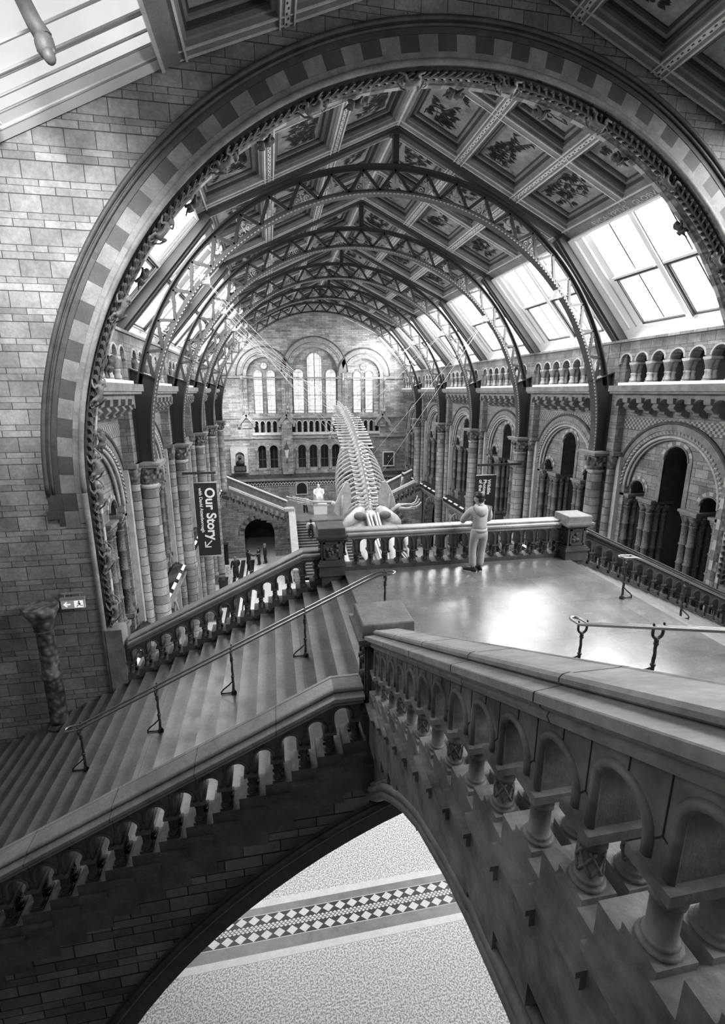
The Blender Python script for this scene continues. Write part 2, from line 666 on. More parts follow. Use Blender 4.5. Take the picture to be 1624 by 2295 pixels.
arch = thing('stone_arch', 'great round stone arch with chequered blocks framing the whole hall', 'arch', (-AR - 0.4, YW0, 5.0))
b = MB()
b.ring(XZ, 0, AC, 8.50, 8.64, 0, PI, YW0 - 0.05, YW0 + .02, 120, (0,))
b.arc_tube(XZ, 0, AC, 8.60, 0, PI, YW0 - 0.07, 0.045, 120)
b.arc_tube(XZ, 0, AC, 8.51, 0, PI, YW0 - 0.05, 0.03, 120)
for s in (-1, 1):
    b.box(s * 8.57 - .07, s * 8.57 + .07, YW0 - .05, YW0 + .02, 11.35, AC)
    b.box(s * 8.57 - .1, s * 8.57 + .1, YW0 - .1, YW0 + .02, 11.25, 11.4)
b.build('hood_moulding', M['stone_d'], arch)
b = MB()
b.ring(XZ, 0, AC, 8.39, 8.5, 0, PI, YW0 - 0.022, YW0 + .02, 92, (0, 1, 0))
for s in (-1, 1):
    for k in range(2):
        b.box(min(s * 8.39, s * 8.5), max(s * 8.39, s * 8.5), YW0 - .022, YW0 + .02, AC - (k + 1) * .33, AC - k * .33 - .006, k % 2)
b.build('outer_course', [M['vous_d'], M['stone_d']], arch)
b = MB()
b.ring(XZ, 0, AC, 8.12, 8.386, 0, PI, YW0 - 0.012, YW0 + .02, 71, (0, 1))
for s in (-1, 1):
    for k in range(2):
        b.box(min(s * 8.12, s * 8.386), max(s * 8.12, s * 8.386), YW0 - .012, YW0 + .02, AC - (k + 1) * .36, AC - k * .36 - .008, (k + 1) % 2)
b.build('chequered_voussoirs', [M['vous_l'], M['vous_d']], arch)
b = MB()
b.ring(XZ, 0, AC, 7.99, 8.115, 0, PI, YW0 - 0.02, YW0 + .02, 80, (0, 1))
for s in (-1, 1):
    for k in range(2):
        b.box(min(s * 7.99, s * 8.115), max(s * 7.99, s * 8.115), YW0 - .02, YW0 + .02, AC - (k + 1) * .31, AC - k * .31 - .008, k % 2)
b.build('inner_course', [M['stone'], M['vous_l']], arch)
b = MB()
b.arc_tube(XZ, 0, AC, 7.965, 0, PI, YW0 - 0.01, 0.055, 110, 8)
for s in (-1, 1):
    b.tube([(s * 7.965, YW0 - .01, F1), (s * 7.965, YW0 - .01, AC)], .055, 8)
b.build('roll_moulding', M['stone'], arch)
# soffit: the carved vine, then blocks and rosettes
b = MB()
b.ring(XZ, 0, AC, 7.90, 7.96, 0, PI, YW0 + .1, YW0 + .36, 110, (0,))
for s in (-1, 1):
    b.box(min(s * 7.9, s * 7.96), max(s * 7.9, s * 7.96), YW0 + .1, YW0 + .36, 8.5, AC)
b.build('vine_ground', M['void'], arch)
b = MB()
b.arc_tube(XZ, 0, AC, 7.87, 0, PI, YW0 + .23, 0.04, 110, 6)
for s in (-1, 1):
    b.tube([(s * 7.87, YW0 + .23, 8.5), (s * 7.87, YW0 + .23, AC)], .04, 6)


def vine_leaf(c, t, side):
    """a chevron leaf springing from the stem, t = growing direction"""
    c, t = Vector(c), Vector(t)
    w = Vector((0, side, 0))
    e = c + w * .13 + t * .10
    b.bar(c, e, .035, .05, up=t.cross(w), m=0)
    b.bar(e, e + w * .01 + t * .05, .05, .03, up=t.cross(w), m=0)


for i in range(1, 150):
    a = PI * i / 150
    for sd in (-1, 1):
        tt = (-math.sin(a), 0, math.cos(a)) if a < PI / 2 else (math.sin(a), 0, -math.cos(a))
        vine_leaf((7.86 * math.cos(a), YW0 + .23, AC + 7.86 * math.sin(a)), tt, sd)
for s in (-1, 1):
    for i in range(19):
        for sd in (-1, 1):
            vine_leaf((s * 7.86, YW0 + .23, 8.6 + i * .165), (0, 0, 1), sd)
b.build('vine_spine', M['stone_d'], arch)
for nm, y0, y1, mats in (('soffit_blocks', .38, .47, ('stone_l', 'stone')), ('rosette_band', .48, .62, ('vine', 'capital')), ('soffit_edge', .63, .74, ('stone', 'stone_l'))):
    b = MB()
    b.ring(XZ, 0, AC, 7.915, 7.96, 0, PI, YW0 + y0, YW0 + y1, 84, (0, 1))
    for s in (-1, 1):
        for k in range(22):
            b.box(min(s * 7.915, s * 7.96), max(s * 7.915, s * 7.96), YW0 + y0, YW0 + y1, AC - (k + 1) * .3, AC - k * .3 - .006, k % 2)
    b.build(nm, [M[x] for x in mats], arch)

# pedestal column and recessed panel on the wall left of the stairs
col = thing('pedestal_column', 'dark engaged column with carved shaft and moulded base at the left foot of the stairs', 'column', (-8.95, 9.95, 5.9))
b = MB()
b.lathe([(.36, 5.9), (.36, 6.55), (.30, 6.62), (.30, 6.7), (.24, 6.76), (.26, 6.83), (.2, 6.9)], (-8.95, 9.95, 0), 8, smooth=False)
b.build('base', M['stone_d'], col)
b = MB()
b.lathe([(.19, 6.9), (.17, 7.0), (.17, 7.95), (.2, 7.98), (.2, 8.03), (.165, 8.06), (.16, 9.0), (.19, 9.04)], (-8.95, 9.95, 0), 16)
b.build('shaft', M['vine'], col)
b = MB()
b.lathe([(.17, 9.04), (.2, 9.2), (.3, 9.42), (.32, 9.45), (.32, 9.55)], (-8.95, 9.95, 0), 12)
b.build('capital', M['capital'], col)

# ------------------------------------------------------------------ side walls of the nave


def side_map(s):
    return lambda u, v, d: (s * d, u, v)


X1, XG, GS = 8.95, 8.6, .775
for s in (-1, 1):
    mp = side_map(s)
    b = MB()
    ops = [(c, 1.75, 0, 2.9) for c in BAYS]
    b.wall(mp, YW1, YB, 0, F1, ops, X1, X1 + .6, seg=20, m=1)
    ops = [(c, 2.0, F1, 10.2) for c in BAYS]
    b.wall(mp, YW1, YB, F1, 13.7, ops, X1, X1 + .5, seg=24)
    for c in BAYS:
        ops = [(c + (k - 3) * GS, .27, 14.70, 14.77) for k in range(7)]
        b.wall(mp, c - 2.72, c + 2.72, 14.70, 15.45, ops, XG, XG + .35, seg=10)
        b.box(*sorted((s * XG, s * (XG + .35))), c - 3.02, c - 2.7, 13.7, 15.45)
        b.box(*sorted((s * XG, s * (XG + .35))), c + 2.7, c + 3.02, 13.7, 15.45)
        b.box(*sorted((s * (XG - .07), s * (XG + .4))), c - 3.02, c + 3.02, 15.45, 15.55)
    # rooms behind the arcades, their shade painted as near-black stone
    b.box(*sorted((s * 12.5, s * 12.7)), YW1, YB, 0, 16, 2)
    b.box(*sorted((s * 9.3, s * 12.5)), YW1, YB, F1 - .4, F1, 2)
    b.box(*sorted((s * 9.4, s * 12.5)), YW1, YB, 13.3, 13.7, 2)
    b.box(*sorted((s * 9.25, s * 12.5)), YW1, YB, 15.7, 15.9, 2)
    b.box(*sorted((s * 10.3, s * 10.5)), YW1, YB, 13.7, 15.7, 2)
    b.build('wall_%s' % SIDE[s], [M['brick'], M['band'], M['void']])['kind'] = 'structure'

# ------------------------------------------------------------------ arcade bays


def shaft_mesh(name, r, h, rings, m):
    b_ = MB()
    p = [(r * 1.55, 0), (r * 1.55, .05), (r * 1.25, .08), (r * 1.4, .12), (r * 1.05, .17), (r, .2)]
    for k in range(rings):
        z = .2 + (h - .55) * (k + 1) / (rings + 1)
        p += [(r, z - .035), (r * 1.22, z - .02), (r * 1.22, z + .02), (r, z + .035)]
    p += [(r, h - .36), (r * 1.2, h - .35), (r * 1.2, h - .32), (r * 1.0, h - .30)]
    b_.lathe(p, (0, 0, 0), 12)
    n = len(b_.f)
    b_.lathe([(r, h - .30), (r * 1.15, h - .2), (r * 1.75, h - .04), (r * 1.8, h)], (0, 0, 0), 10, m=1)
    return b_.mesh(name, m)


SH_JAMB = shaft_mesh('carved_colonnette', .115, 3.15, 3, [M['carved'], M['capital']])
SH_GAL = shaft_mesh('gallery_colonnette', .088, .63, 0, [M['drum'], M['stone']])


def plural(k):
    return ORD[k]


BAYN = [ORD[k] + ' bay' for k in range(6)]


def bay(s, k):
    c = BAYS[k]
    mp = side_map(s)
    sd = SIDE[s]
    where = '%s of the %s wall: ' % (BAYN[k], sd)
    t = thing('arcade_arch', where + 'tall round arch over clustered colonnettes', 'arcade', (s * X1, c, F1), 'arcades of the side walls')
    b = MB()
    b.ring(mp, c, 10.2, 2.27, 2.46, 0, PI, X1 - .05, X1 + .05, 27, (0, 1))
    b.build('voussoirs', [M['vous_l'], M['stone']], t)
    b = MB()
    b.arc_tube(mp, c, 10.2, 2.5, 0, PI, X1 - .06, .05, 36)
    b.ring(mp, c, 10.2, 2.47, 2.56, 0, PI, X1 - .08, X1 + .02, 36)
    b.build('hood_moulding', M['stone_d'], t)
    b = MB()
    b.ring(mp, c, 10.2, 2.1, 2.26, 0, PI, X1 - .03, X1 + .05, 40)
    for i in range(44):     # zigzag teeth
        a0, a1 = PI * i / 44, PI * (i + 1) / 44
        p = [mp(c + r * math.cos(a), 10.2 + r * math.sin(a), d) for r, a, d in ((2.12, a0, X1 - .035), (2.24, (a0 + a1) / 2, X1 - .07), (2.12, a1, X1 - .035), (2.12, (a0 + a1) / 2, X1 - .1))]
        b.add(p, ((0, 1, 3), (1, 2, 3)), 1)
    b.build('zigzag_band', [M['stone'], M['stone_l']], t)
    b = MB()
    for r, d in ((2.03, X1 + .0), (1.97, X1 + .12)):
        b.arc_tube(mp, c, 10.2, r, 0, PI, d, .05, 36)
    b.build('roll_moulding', M['stone_l'], t)
    b = MB()
    b.wall(mp, c - 2.1, c + 2.1, 9.9, 12.4, [(c - 1.55, .34, 9.9, 10.15), (c, .5, 9.9, 11.42), (c + 1.55, .34, 9.9, 10.15)], X1 + .22, X1 + .95, seg=16, mr=1)
    b.build('tympanum', [M['brick'], M['stone_d']], t)
    b = MB()
    for o, r, z in ((-1.55, .34, 10.15), (0, .5, 11.42), (1.55, .34, 10.15)):
        b.ring(mp, c + o, z, r, r + .17, 0, PI, X1 + .19, X1 + .25, 11, (0, 1))
        b.arc_tube(mp, c + o, z, r + .02, 0, PI, X1 + .18, .03, 20)
    for sy in (-1, 1):
        b.box(*sorted((s * (X1 + .19), s * (X1 + .25))), c + sy * .585 - .085, c + sy * .585 + .085, 9.9, 11.42)
    b.build('opening_surrounds', [M['stone'], M['stone_l']], t)
    for o, w in ((-2.1, .62), (-.96, .66), (.96, .66), (2.1, .62)):
        b = MB()
        x0, x1 = X1 + .05, X1 + 1.0
        b.box(*sorted((s * x0, s * x1)), c + o - w / 2, c + o + w / 2, 9.76, 9.84)
        b.box(*sorted((s * (x0 - .05), s * (x1 + .03))), c + o - w / 2 - .05, c + o + w / 2 + .05, 9.84, 9.93)
        b.build('impost', M['stone'], t)
    for o, w in ((-2.1, .62), (-.96, .62), (.96, .62), (2.1, .62)):
        b = MB()
        b.box(*sorted((s * (X1 + .05), s * (X1 + .95))), c + o - w / 2, c + o + w / 2, F1, F1 + .85)
        b.box(*sorted((s * X1, s * (X1 + 1.0))), c + o - w / 2 - .05, c + o + w / 2 + .05, F1 + .85, F1 + 1.0)
        b.build('pedestal', M['brick'], t)
    for o in (-2.1, -.96, .96, 2.1):
        for dy, dx in ((-.15, .2), (.15, .2), (-.15, .5), (.15, .5), (-.15, .8), (.15, .8)):
            if abs(o) > 2 and dx == .8:
                continue
            inst(SH_JAMB, 'colonnette', t, (s * (X1 + dx), c + o + dy, F1 + 1.0))
    # gallery above
    g = thing('gallery_colonnade', '%s of the %s wall: arched gallery of paired colonnettes under the skylight' % (BAYN[k], sd), 'colonnade', (s * XG, c, 13.66), 'colonnades of the side walls')
    b = MB()
    b.box(*sorted((s * (XG - .5), s * (XG + .5))), c - 2.45, c + 2.45, 13.72, 13.93)
    b.box(*sorted((s * (XG - .43), s * (XG + .1))), c - 2.45, c + 2.45, 13.64, 13.72)
    b.build('ledge', M['stone'], g)
    b = MB()
    b.box(*sorted((s * (XG - .28), s * (XG + .38))), c - 2.25, c + 2.25, 13.93, 14.03)
    b.build('sill', M['white'], g)
    for i in range(7):
        u = c + (i - 3) * GS
        b = MB()
        b.ring(mp, u, 14.77, .27, .32, 0, PI, XG - .03, XG + .02, 10)
        b.build('arch_moulding', M['stone_l'], g)
    for i in range(6):
        u = c + (i - 2.5) * GS
        b = MB()
        b.box(*sorted((s * (XG - .04), s * (XG + .38))), u - .15, u + .15, 14.66, 14.73)
        b.build('impost_block', M['stone_l'], g)
    for i in range(6):
        u = c + (i - 2.5) * GS
        for dx in (.07, .27):
            inst(SH_GAL, 'colonnette', g, (s * (XG + dx), u, 14.03))
    # corbel table
    ct = thing('corbel_table', '%s of the %s wall: scrolled stone brackets below the gallery ledge' % (BAYN[k], sd), 'corbels', (s * X1, c, 12.9), 'corbel tables of the side walls')
    b = MB()
    b.wall(mp, c - 2.4, c + 2.4, 13.2, 13.64, [(c + (i - 3) * GS * .88, .24, 13.2, 13.24) for i in range(7)], XG - .22, XG - .02, seg=8)
    b.build('arched_frieze', M['stone'], ct)
    for i in range(6):
        u = c + (i - 2.5) * GS * .88
        b = MB()
        prof = [(X1 + .02, 12.9), (X1 - .2, 12.92), (X1 - .34, 13.0), (X1 - .3, 13.08), (X1 - .52, 13.1), (X1 - .64, 13.2), (X1 - .58, 13.3), (X1 - .68, 13.34), (X1 - .7, 13.5), (X1 + .02, 13.5)]
        b.prism([(s * x, u - .12, z) for x, z in prof], (0, .24, 0))
        b.build('bracket', M['stone'], ct)
    b = MB()
    b.box(*sorted((s * (X1 - .025), s * X1)), c - 2.42, c + 2.42, 12.36, 12.78)
    tl = tag(b.build('tile_frieze', M['check']), where + 'chequered tile strip under the brackets', 'tiles', 'tile strips of the side walls')
    # balcony and ground arch
    p = thing('balcony_parapet', where + 'balcony edge with toothed moulding and dark display case', 'parapet', (s * (X1 - .3), c, 5.0), 'balcony edges of the side walls')
    b = MB()
    b.box(*sorted((s * (X1 - .5), s * (X1 + .1))), c - 2.35, c + 2.35, 5.42, F1)
    b.box(*sorted((s * (X1 - .3), s * (X1 + .1))), c - 2.35, c + 2.35, 5.1, 5.42)
    for i in range(30):
        u = c - 2.25 + i * .155
        b.box(*sorted((s * (X1 - .4), s * (X1 - .3))), u - .04, u + .04, 5.22, 5.4)
    b.build('dentil_band', M['stone'], p)
    b = MB()
    b.prism([(s * (X1 - .5), c - 2.3, F1), (s * (X1 - .5), c - 2.3, F1 + .22), (s * (X1 - .1), c - 2.3, F1 + .5), (s * (X1 - .05), c - 2.3, F1)], (0, 4.6, 0))
    b.build('display_case', M['dark_glass'], p)
    for i in range(4):
        u = c - 1.7 + i * 1.1
        b = MB()
        b.prism([(s * (X1 - .5), u, F1 + .24), (s * (X1 - .4), u, F1 + .31), (s * (X1 - .4), u + .7, F1 + .31), (s * (X1 - .5), u + .7, F1 + .24)], (0, 0, .012))
        b.build('label_plate', M['white'], p)
    ga = thing('ground_arch', where + 'ground floor arch with pale and dark blocks', 'arch', (s * X1, c, 0), 'ground floor arches of the side walls')
    b = MB()
    b.ring(mp, c, 2.9, 1.75, 2.12, 0, PI, X1 - .04, X1 + .05, 21, (0, 1))
    b.build('voussoirs', [M['vous_l'], M['vous_d']], ga)
    b = MB()
    b.arc_tube(mp, c, 2.9, 2.15, 0, PI, X1 - .05, .06, 30)
    b.build('hood_moulding', M['stone_l'], ga)


for s in (-1, 1):
    for k in range(6):
        bay(s, k)

# ------------------------------------------------------------------ piers


def pier(s, k):
    y = YR[k]
    t = thing('stone_pier', 'tall stone pier with round shaft and leafy capital carrying the %s iron truss, %s side' % (ORD[k], SIDE[s]), 'pier', (s * 8.6, y, 0), 'piers of the nave')

    def bx(b_, x0, x1, y0, y1, z0, z1):
        b_.box(*sorted((s * x0, s * x1)), y + y0, y + y1, z0, z1)
    b = MB()
    bx(b, 8.72, 9.2, -.6, .6, 0.5, 10.9)
    bx(b, 8.62, 9.2, -.58, .58, 10.9, 13.68)
    bx(b, 8.7, 9.2, -.6, .6, 13.68, 15.55)
    b.build('core', M['brick'], t)
    b = MB()
    bx(b, 7.95, 9.25, -.78, .78, 0, .4)
    bx(b, 8.0, 9.25, -.7, .7, .4, .6)
    b.build('plinth', M['stone'], t)
    b = MB()
    b.lathe([(.4, .6), (.4, .75), (.34, .85), (.295, .95), (.29, 5.5), (.35, 5.55), (.35, 5.72), (.29, 5.78), (.285, 10.6), (.33, 10.63), (.33, 10.7), (.3, 10.72)], (s * 8.38, y, 0), 20)
    b.build('shaft', M['drum'], t)
    b = MB()
    b.lathe([(.29, 10.72), (.31, 10.9), (.38, 11.15), (.46, 11.3)], (s * 8.38, y, 0), 12)
    for i in range(8):
        a = 2 * PI * i / 8
        for rr, zz, sz in ((.33, 10.95, .1), (.41, 11.15, .11)):
            b.ball((s * 8.38 + rr * math.cos(a + zz), y + rr * math.sin(a + zz), zz), sz * .7, sz * .7, sz, 6, 4)
    b.build('capital', M['capital'], t)
    b = MB()
    bx(b, 7.9, 9.0, -.5, .5, 11.3, 11.38)
    bx(b, 7.86, 9.05, -.54, .54, 11.38, 11.46)
    bx(b, 8.5, 9.1, -.78, .78, 11.32, 11.46)
    b.build('abacus', M['stone'], t)
    for sy in (-1, 1):
        b = MB()
        b.lathe([(.2, .6), (.2, .75), (.15, .9), (.145, 5.5), (.19, 5.55), (.19, 5.72), (.145, 5.78), (.145, 10.75), (.17, 10.78)], (s * 8.68, y + sy * .5, 0), 12)
        b.build('side_shaft', M['drum'], t)
        b = MB()
        b.lathe([(.15, 10.78), (.17, 11.0), (.25, 11.32)], (s * 8.68, y + sy * .5, 0), 8)
        b.build('side_capital', M['capital'], t)
        b = MB()
        bx(b, 8.78, 9.0, sy * .72 - .1, sy * .72 + .1, .5, 11.3)
        b.build('patterned_pilaster', M['stone_l'], t)


for s in (-1, 1):
    for k in range(5):
        pier(s, k)

# ------------------------------------------------------------------ roof: coffers and skylights
RIDGE, KNEEL, EAVE = (0.0, 21.75), (6.0, 19.0), (8.98, 15.58)


def slope_map(s, a, c):
    """(along the hall, down the slope, towards the hall)"""
    dx, dz = c[0] - a[0], c[1] - a[1]
    L = math.hypot(dx, dz)
    ex, ez = dx / L, dz / L
    nx, nz = ez, -ex
    return (lambda u, w, h: (s * (a[0] + ex * w + nx * h), u, a[1] + ez * w + nz * h)), L


def mbox(b, mp, u0, u1, w0, w1, h0, h1, m=0):
    b.loft([[mp(u0, w0, h0), mp(u1, w0, h0), mp(u1, w1, h0), mp(u0, w1, h0)], [mp(u0, w0, h1), mp(u1, w0, h1), mp(u1, w1, h1), mp(u0, w1, h1)]], m=m)


def frame_box(b, mp, u0, u1, w0, w1, t, h0, h1, m=0):
    mbox(b, mp, u0, u1, w0, w0 + t, h0, h1, m)
    mbox(b, mp, u0, u1, w1 - t, w1, h0, h1, m)
    mbox(b, mp, u0, u0 + t, w0 + t, w1 - t, h0, h1, m)
    mbox(b, mp, u1 - t, u1, w0 + t, w1 - t, h0, h1, m)


def leaf_flat(b, mp, u, w, ang, ln, wd, h, m):
    c, s_ = math.cos(ang), math.sin(ang)
    pts = []
    for t, k in ((0, 0), (.3, 1), (.65, .8), (1, 0), (.65, -.8), (.3, -1)):
        x, y = ln * t, wd * k
        pts.append(mp(u + x * c - y * s_, w + x * s_ + y * c, h))
    b.poly(pts, m)


def painted_panel(name, mp, u0, u1, w0, w1, h, parent, rnd):
    b = MB()
    b.quad(mp(u0, w0, h), mp(u1, w0, h), mp(u1, w1, h), mp(u0, w1, h), 0)
    us, ws = u1 - u0, w1 - w0
    for br in range(3):
        cu, cw, ang = u0 + us * (.06 + .34 * br + .2 * rnd.random()), w1 - ws * (.05 + .45 * rnd.random()), rnd.uniform(-2.2, -.6)
        pts = []
        for i in range(9):           # a wandering branch with drooping leaf sprays
            pts.append((cu, cw))
            cu = min(max(cu + us * .10 * math.cos(ang), u0 + .15), u1 - .1)
            cw = min(max(cw + ws * .14 * math.sin(ang), w0 + .15), w1 - .05)
            ang += rnd.uniform(-.6, .65)
        for (a, c), (d, e) in zip(pts[:-1], pts[1:]):
            L = math.hypot(d - a, e - c) or 1
            nx, nw = -(e - c) / L * .016, (d - a) / L * .016
            b.poly([mp(a - nx, c - nw, h + .006), mp(d - nx, e - nw, h + .006), mp(d + nx, e + nw, h + .006), mp(a + nx, c + nw, h + .006)], 1)
        for i, (a, c) in enumerate(pts[1:]):
            for sd in (-1, 1):
                L = rnd.uniform(.3, .6)
                d, e = a + sd * L * rnd.uniform(.6, 1), c + L * rnd.uniform(-.7, .5)
                if not (u0 + .1 < d < u1 - .1 and w0 + .05 < e < w1 - .26):
                    continue
                nx, nw = -(e - c) * .018, (d - a) * .018
                b.poly([mp(a - nx, c - nw, h + .006), mp(d - nx, e - nw, h + .006), mp(d + nx, e + nw, h + .006), mp(a + nx, c + nw, h + .006)], 1)
                for q in range(7):
                    t = .35 + .65 * q / 6
                    leaf_flat(b, mp, a + (d - a) * t, c + (e - c) * t, PI / 2 + rnd.uniform(-.6, .6), rnd.uniform(.13, .24), .026, h + .008, 1)
    return b.build(name, [M['panel'], M['leaf']], parent)


def coffers(s, y0, y1, ridge, kneel, label, rnd, cols=2):
    mp, L = slope_map(s, ridge, kneel)
    t = thing('coffered_ceiling', label, 'ceiling', mp((y0 + y1) / 2, L / 2, 0), 'painted coffers of the vaulted roof')
    dw = L / 3
    wu = (y1 - y0 - .3) / cols
    b = MB()
    for i in range(4):
        w = i * dw
        mbox(b, mp, y0, y1, max(w - .17, 0), min(w + .17, L), -.32, .03, 0)
        if i in (1, 2):
            mbox(b, mp, y0, y1, w - .05, w + .05, .03, .045, 2)
            for q in range(int((y1 - y0) / .12)):
                mbox(b, mp, y0 + q * .12 + .02, y0 + q * .12 + .07, w - (.03 if q % 2 else .0), w + (.0 if q % 2 else .03), .045, .05, 3)
            for e in (-.15, .12):
                mbox(b, mp, y0, y1, w + e, w + e + .03, .03, .06, 1)
        else:
            mbox(b, mp, y0, y1, max(w - .15, .02), max(w - .11, .06), .03, .06, 1)
    for i in range(cols + 1):
        u = y0 + .15 + i * wu
        mbox(b, mp, u - .13, u + .13, 0, L, -.32, .02, 0)
        for e in (-.12, .09):
            mbox(b, mp, u + e, u + e + .03, 0, L, .02, .045, 1)
    b.build('rib_lattice', [M['cof_m'], M['cof_l'], M['cof_l'], M['cof_d']], t)
    b = MB()
    for i in range(3):
        for j in range(cols):
            u0, u1 = y0 + .15 + j * wu + .13, y0 + .15 + (j + 1) * wu - .13
            w0, w1 = i * dw + .17, (i + 1) * dw - .17
            frame_box(b, mp, u0, u1, w0, w1, .07, -.32, -.06, 0)
            frame_box(b, mp, u0 + .07, u1 - .07, w0 + .07, w1 - .07, .06, -.32, -.14, 1)
            frame_box(b, mp, u0 + .13, u1 - .13, w0 + .13, w1 - .13, .07, -.32, -.22, 0)
            frame_box(b, mp, u0 + .2, u1 - .2, w0 + .2, w1 - .2, .05, -.32, -.27, 1)
    b.build('coffer_mouldings', [M['cof_m'], M['cof_d']], t)
    for i in range(3):
        for j in range(cols):
            u0, u1 = y0 + .15 + j * wu + .38, y0 + .15 + (j + 1) * wu - .38
            w0, w1 = i * dw + .42, (i + 1) * dw - .42
            painted_panel('painted_panel', mp, u0, u1, w0, w1, -.30, t, rnd)
    b = MB()
    mbox(b, mp, y0, y1, L - .02, L + .3, -.2, .05, 0)
    mbox(b, mp, y0, y1, L + .28, L + .34, -.2, .1, 1)
    b.build('cornice', [M['cof_m'], M['cof_l']], t)
    return t, mp, L


def skylight(name, s, y0, y1, a, c, glass, w_in=.06, w_out=.42, edge=.85, dep=.5, n=3, lines=()):
    """glazed slope: deep white splayed frame, panes, mullion, bars and opening casements"""
    mp, L = slope_map(s, a, c)
    f = MB()
    g0, g1, h0, h1 = y0 + edge, y1 - edge, w_in, L - w_out
    for sg, e in ((1, y0), (-1, y1)):       # stepped splays at both ends
        for q in range(n):
            u0, u1 = e + sg * edge * q / n, e + sg * edge * (q + 1) / n
            ha, hb = -dep * q / n, -dep * (q + 1) / n
            um = u0 + (u1 - u0) * .86
            f.quad(mp(u0, 0, ha), mp(um, 0, ha - dep / n * .35), mp(um, h1, ha - dep / n * .35), mp(u0, h1, ha), 0)
            f.quad(mp(um, 0, ha - dep / n * .35), mp(u1, 0, hb), mp(u1, h1, hb), mp(um, h1, ha - dep / n * .35), 0)
            f.loft([[mp(um, 0, ha - dep / n * .3), mp(um + sg * .02, 0, ha - dep / n * .3), mp(um + sg * .02, 0, hb)], [mp(um, h1, ha - dep / n * .3), mp(um + sg * .02, h1, ha - dep / n * .3), mp(um + sg * .02, h1, hb)]], m=1)
    f.quad(mp(y0, L, .02), mp(y1, L, .02), mp(g1, h1, -dep), mp(g0, h1, -dep), 0)
    f.quad(mp(y0, L, .02), mp(g0, h1, -dep), mp(y0, h1, 0), mp(y0, h1, 0), 0)
    f.quad(mp(y1, L, .02), mp(g1, h1, -dep), mp(y1, h1, 0), mp(y1, h1, 0), 0)
    mbox(f, mp, y0, y1, L - .06, L, -.2, .05, 0)
    mbox(f, mp, y0, y1, -.02, .05, -dep, .0, 0)
    o = f.build(name, [M['white'], M['iron_l']])
    o['kind'] = 'structure'
    p = MB()
    gh = -dep + .02
    p.quad(mp(g0, h0, gh), mp(g1, h0, gh), mp(g1, h1, gh), mp(g0, h1, gh))
    p.build('window_pane', glass, o)
    f = MB()
    um, wm = (g0 + g1) / 2, h0 + (h1 - h0) * .46
    mbox(f, mp, um - .09, um + .09, h0, h1, gh, gh + .2, 0)
    for e in (-.12, .09):
        mbox(f, mp, um + e, um + e + .03, h0, h1, gh, gh + .16, 1)
    for x0, x1 in ((g0, um - .12), (um + .12, g1)):
        u = (x0 + x1) / 2
        mbox(f, mp, u - .026, u + .026, h0, h1, gh, gh + .05, 1)
        mbox(f, mp, x0 + .08, x1 - .04, wm, wm + .07, gh, gh + .2, 0)
        mbox(f, mp, x0 + .08, x1 - .04, wm + .07, wm + .13, gh, gh + .18, 1)
        frame_box(f, mp, x0 + .05, x1 - .02, wm + .13, h1 - .02, .045, gh, gh + .1, 1)
        frame_box(f, mp, x0 + .1, x1 - .06, wm + .18, h1 - .06, .05, gh, gh + .06, 0)
    for q in lines:
        mbox(f, mp, g1 - q - .03, g1 - q, h0, h1, gh, gh + .03, 2)
    f.build('glazing_bars', [M['white'], M['white_d'], M['iron_l']], o)
    return mp, L


def text_mesh(name, curve, m4, parent, mat):
    """lettering set as a mesh"""
    tmp = bpy.data.objects.new('lettering', curve)
    COL.objects.link(tmp)
    bpy.context.view_layer.update()
    me = bpy.data.meshes.new_from_object(tmp.evaluated_get(bpy.context.evaluated_depsgraph_get()))
    bpy.data.objects.remove(tmp)
    me.materials.clear()
    me.materials.append(mat)
    o = bpy.data.objects.new(name, me)
    COL.objects.link(o)
    if parent:
        o.parent = parent
    o.matrix_local = m4
    return o


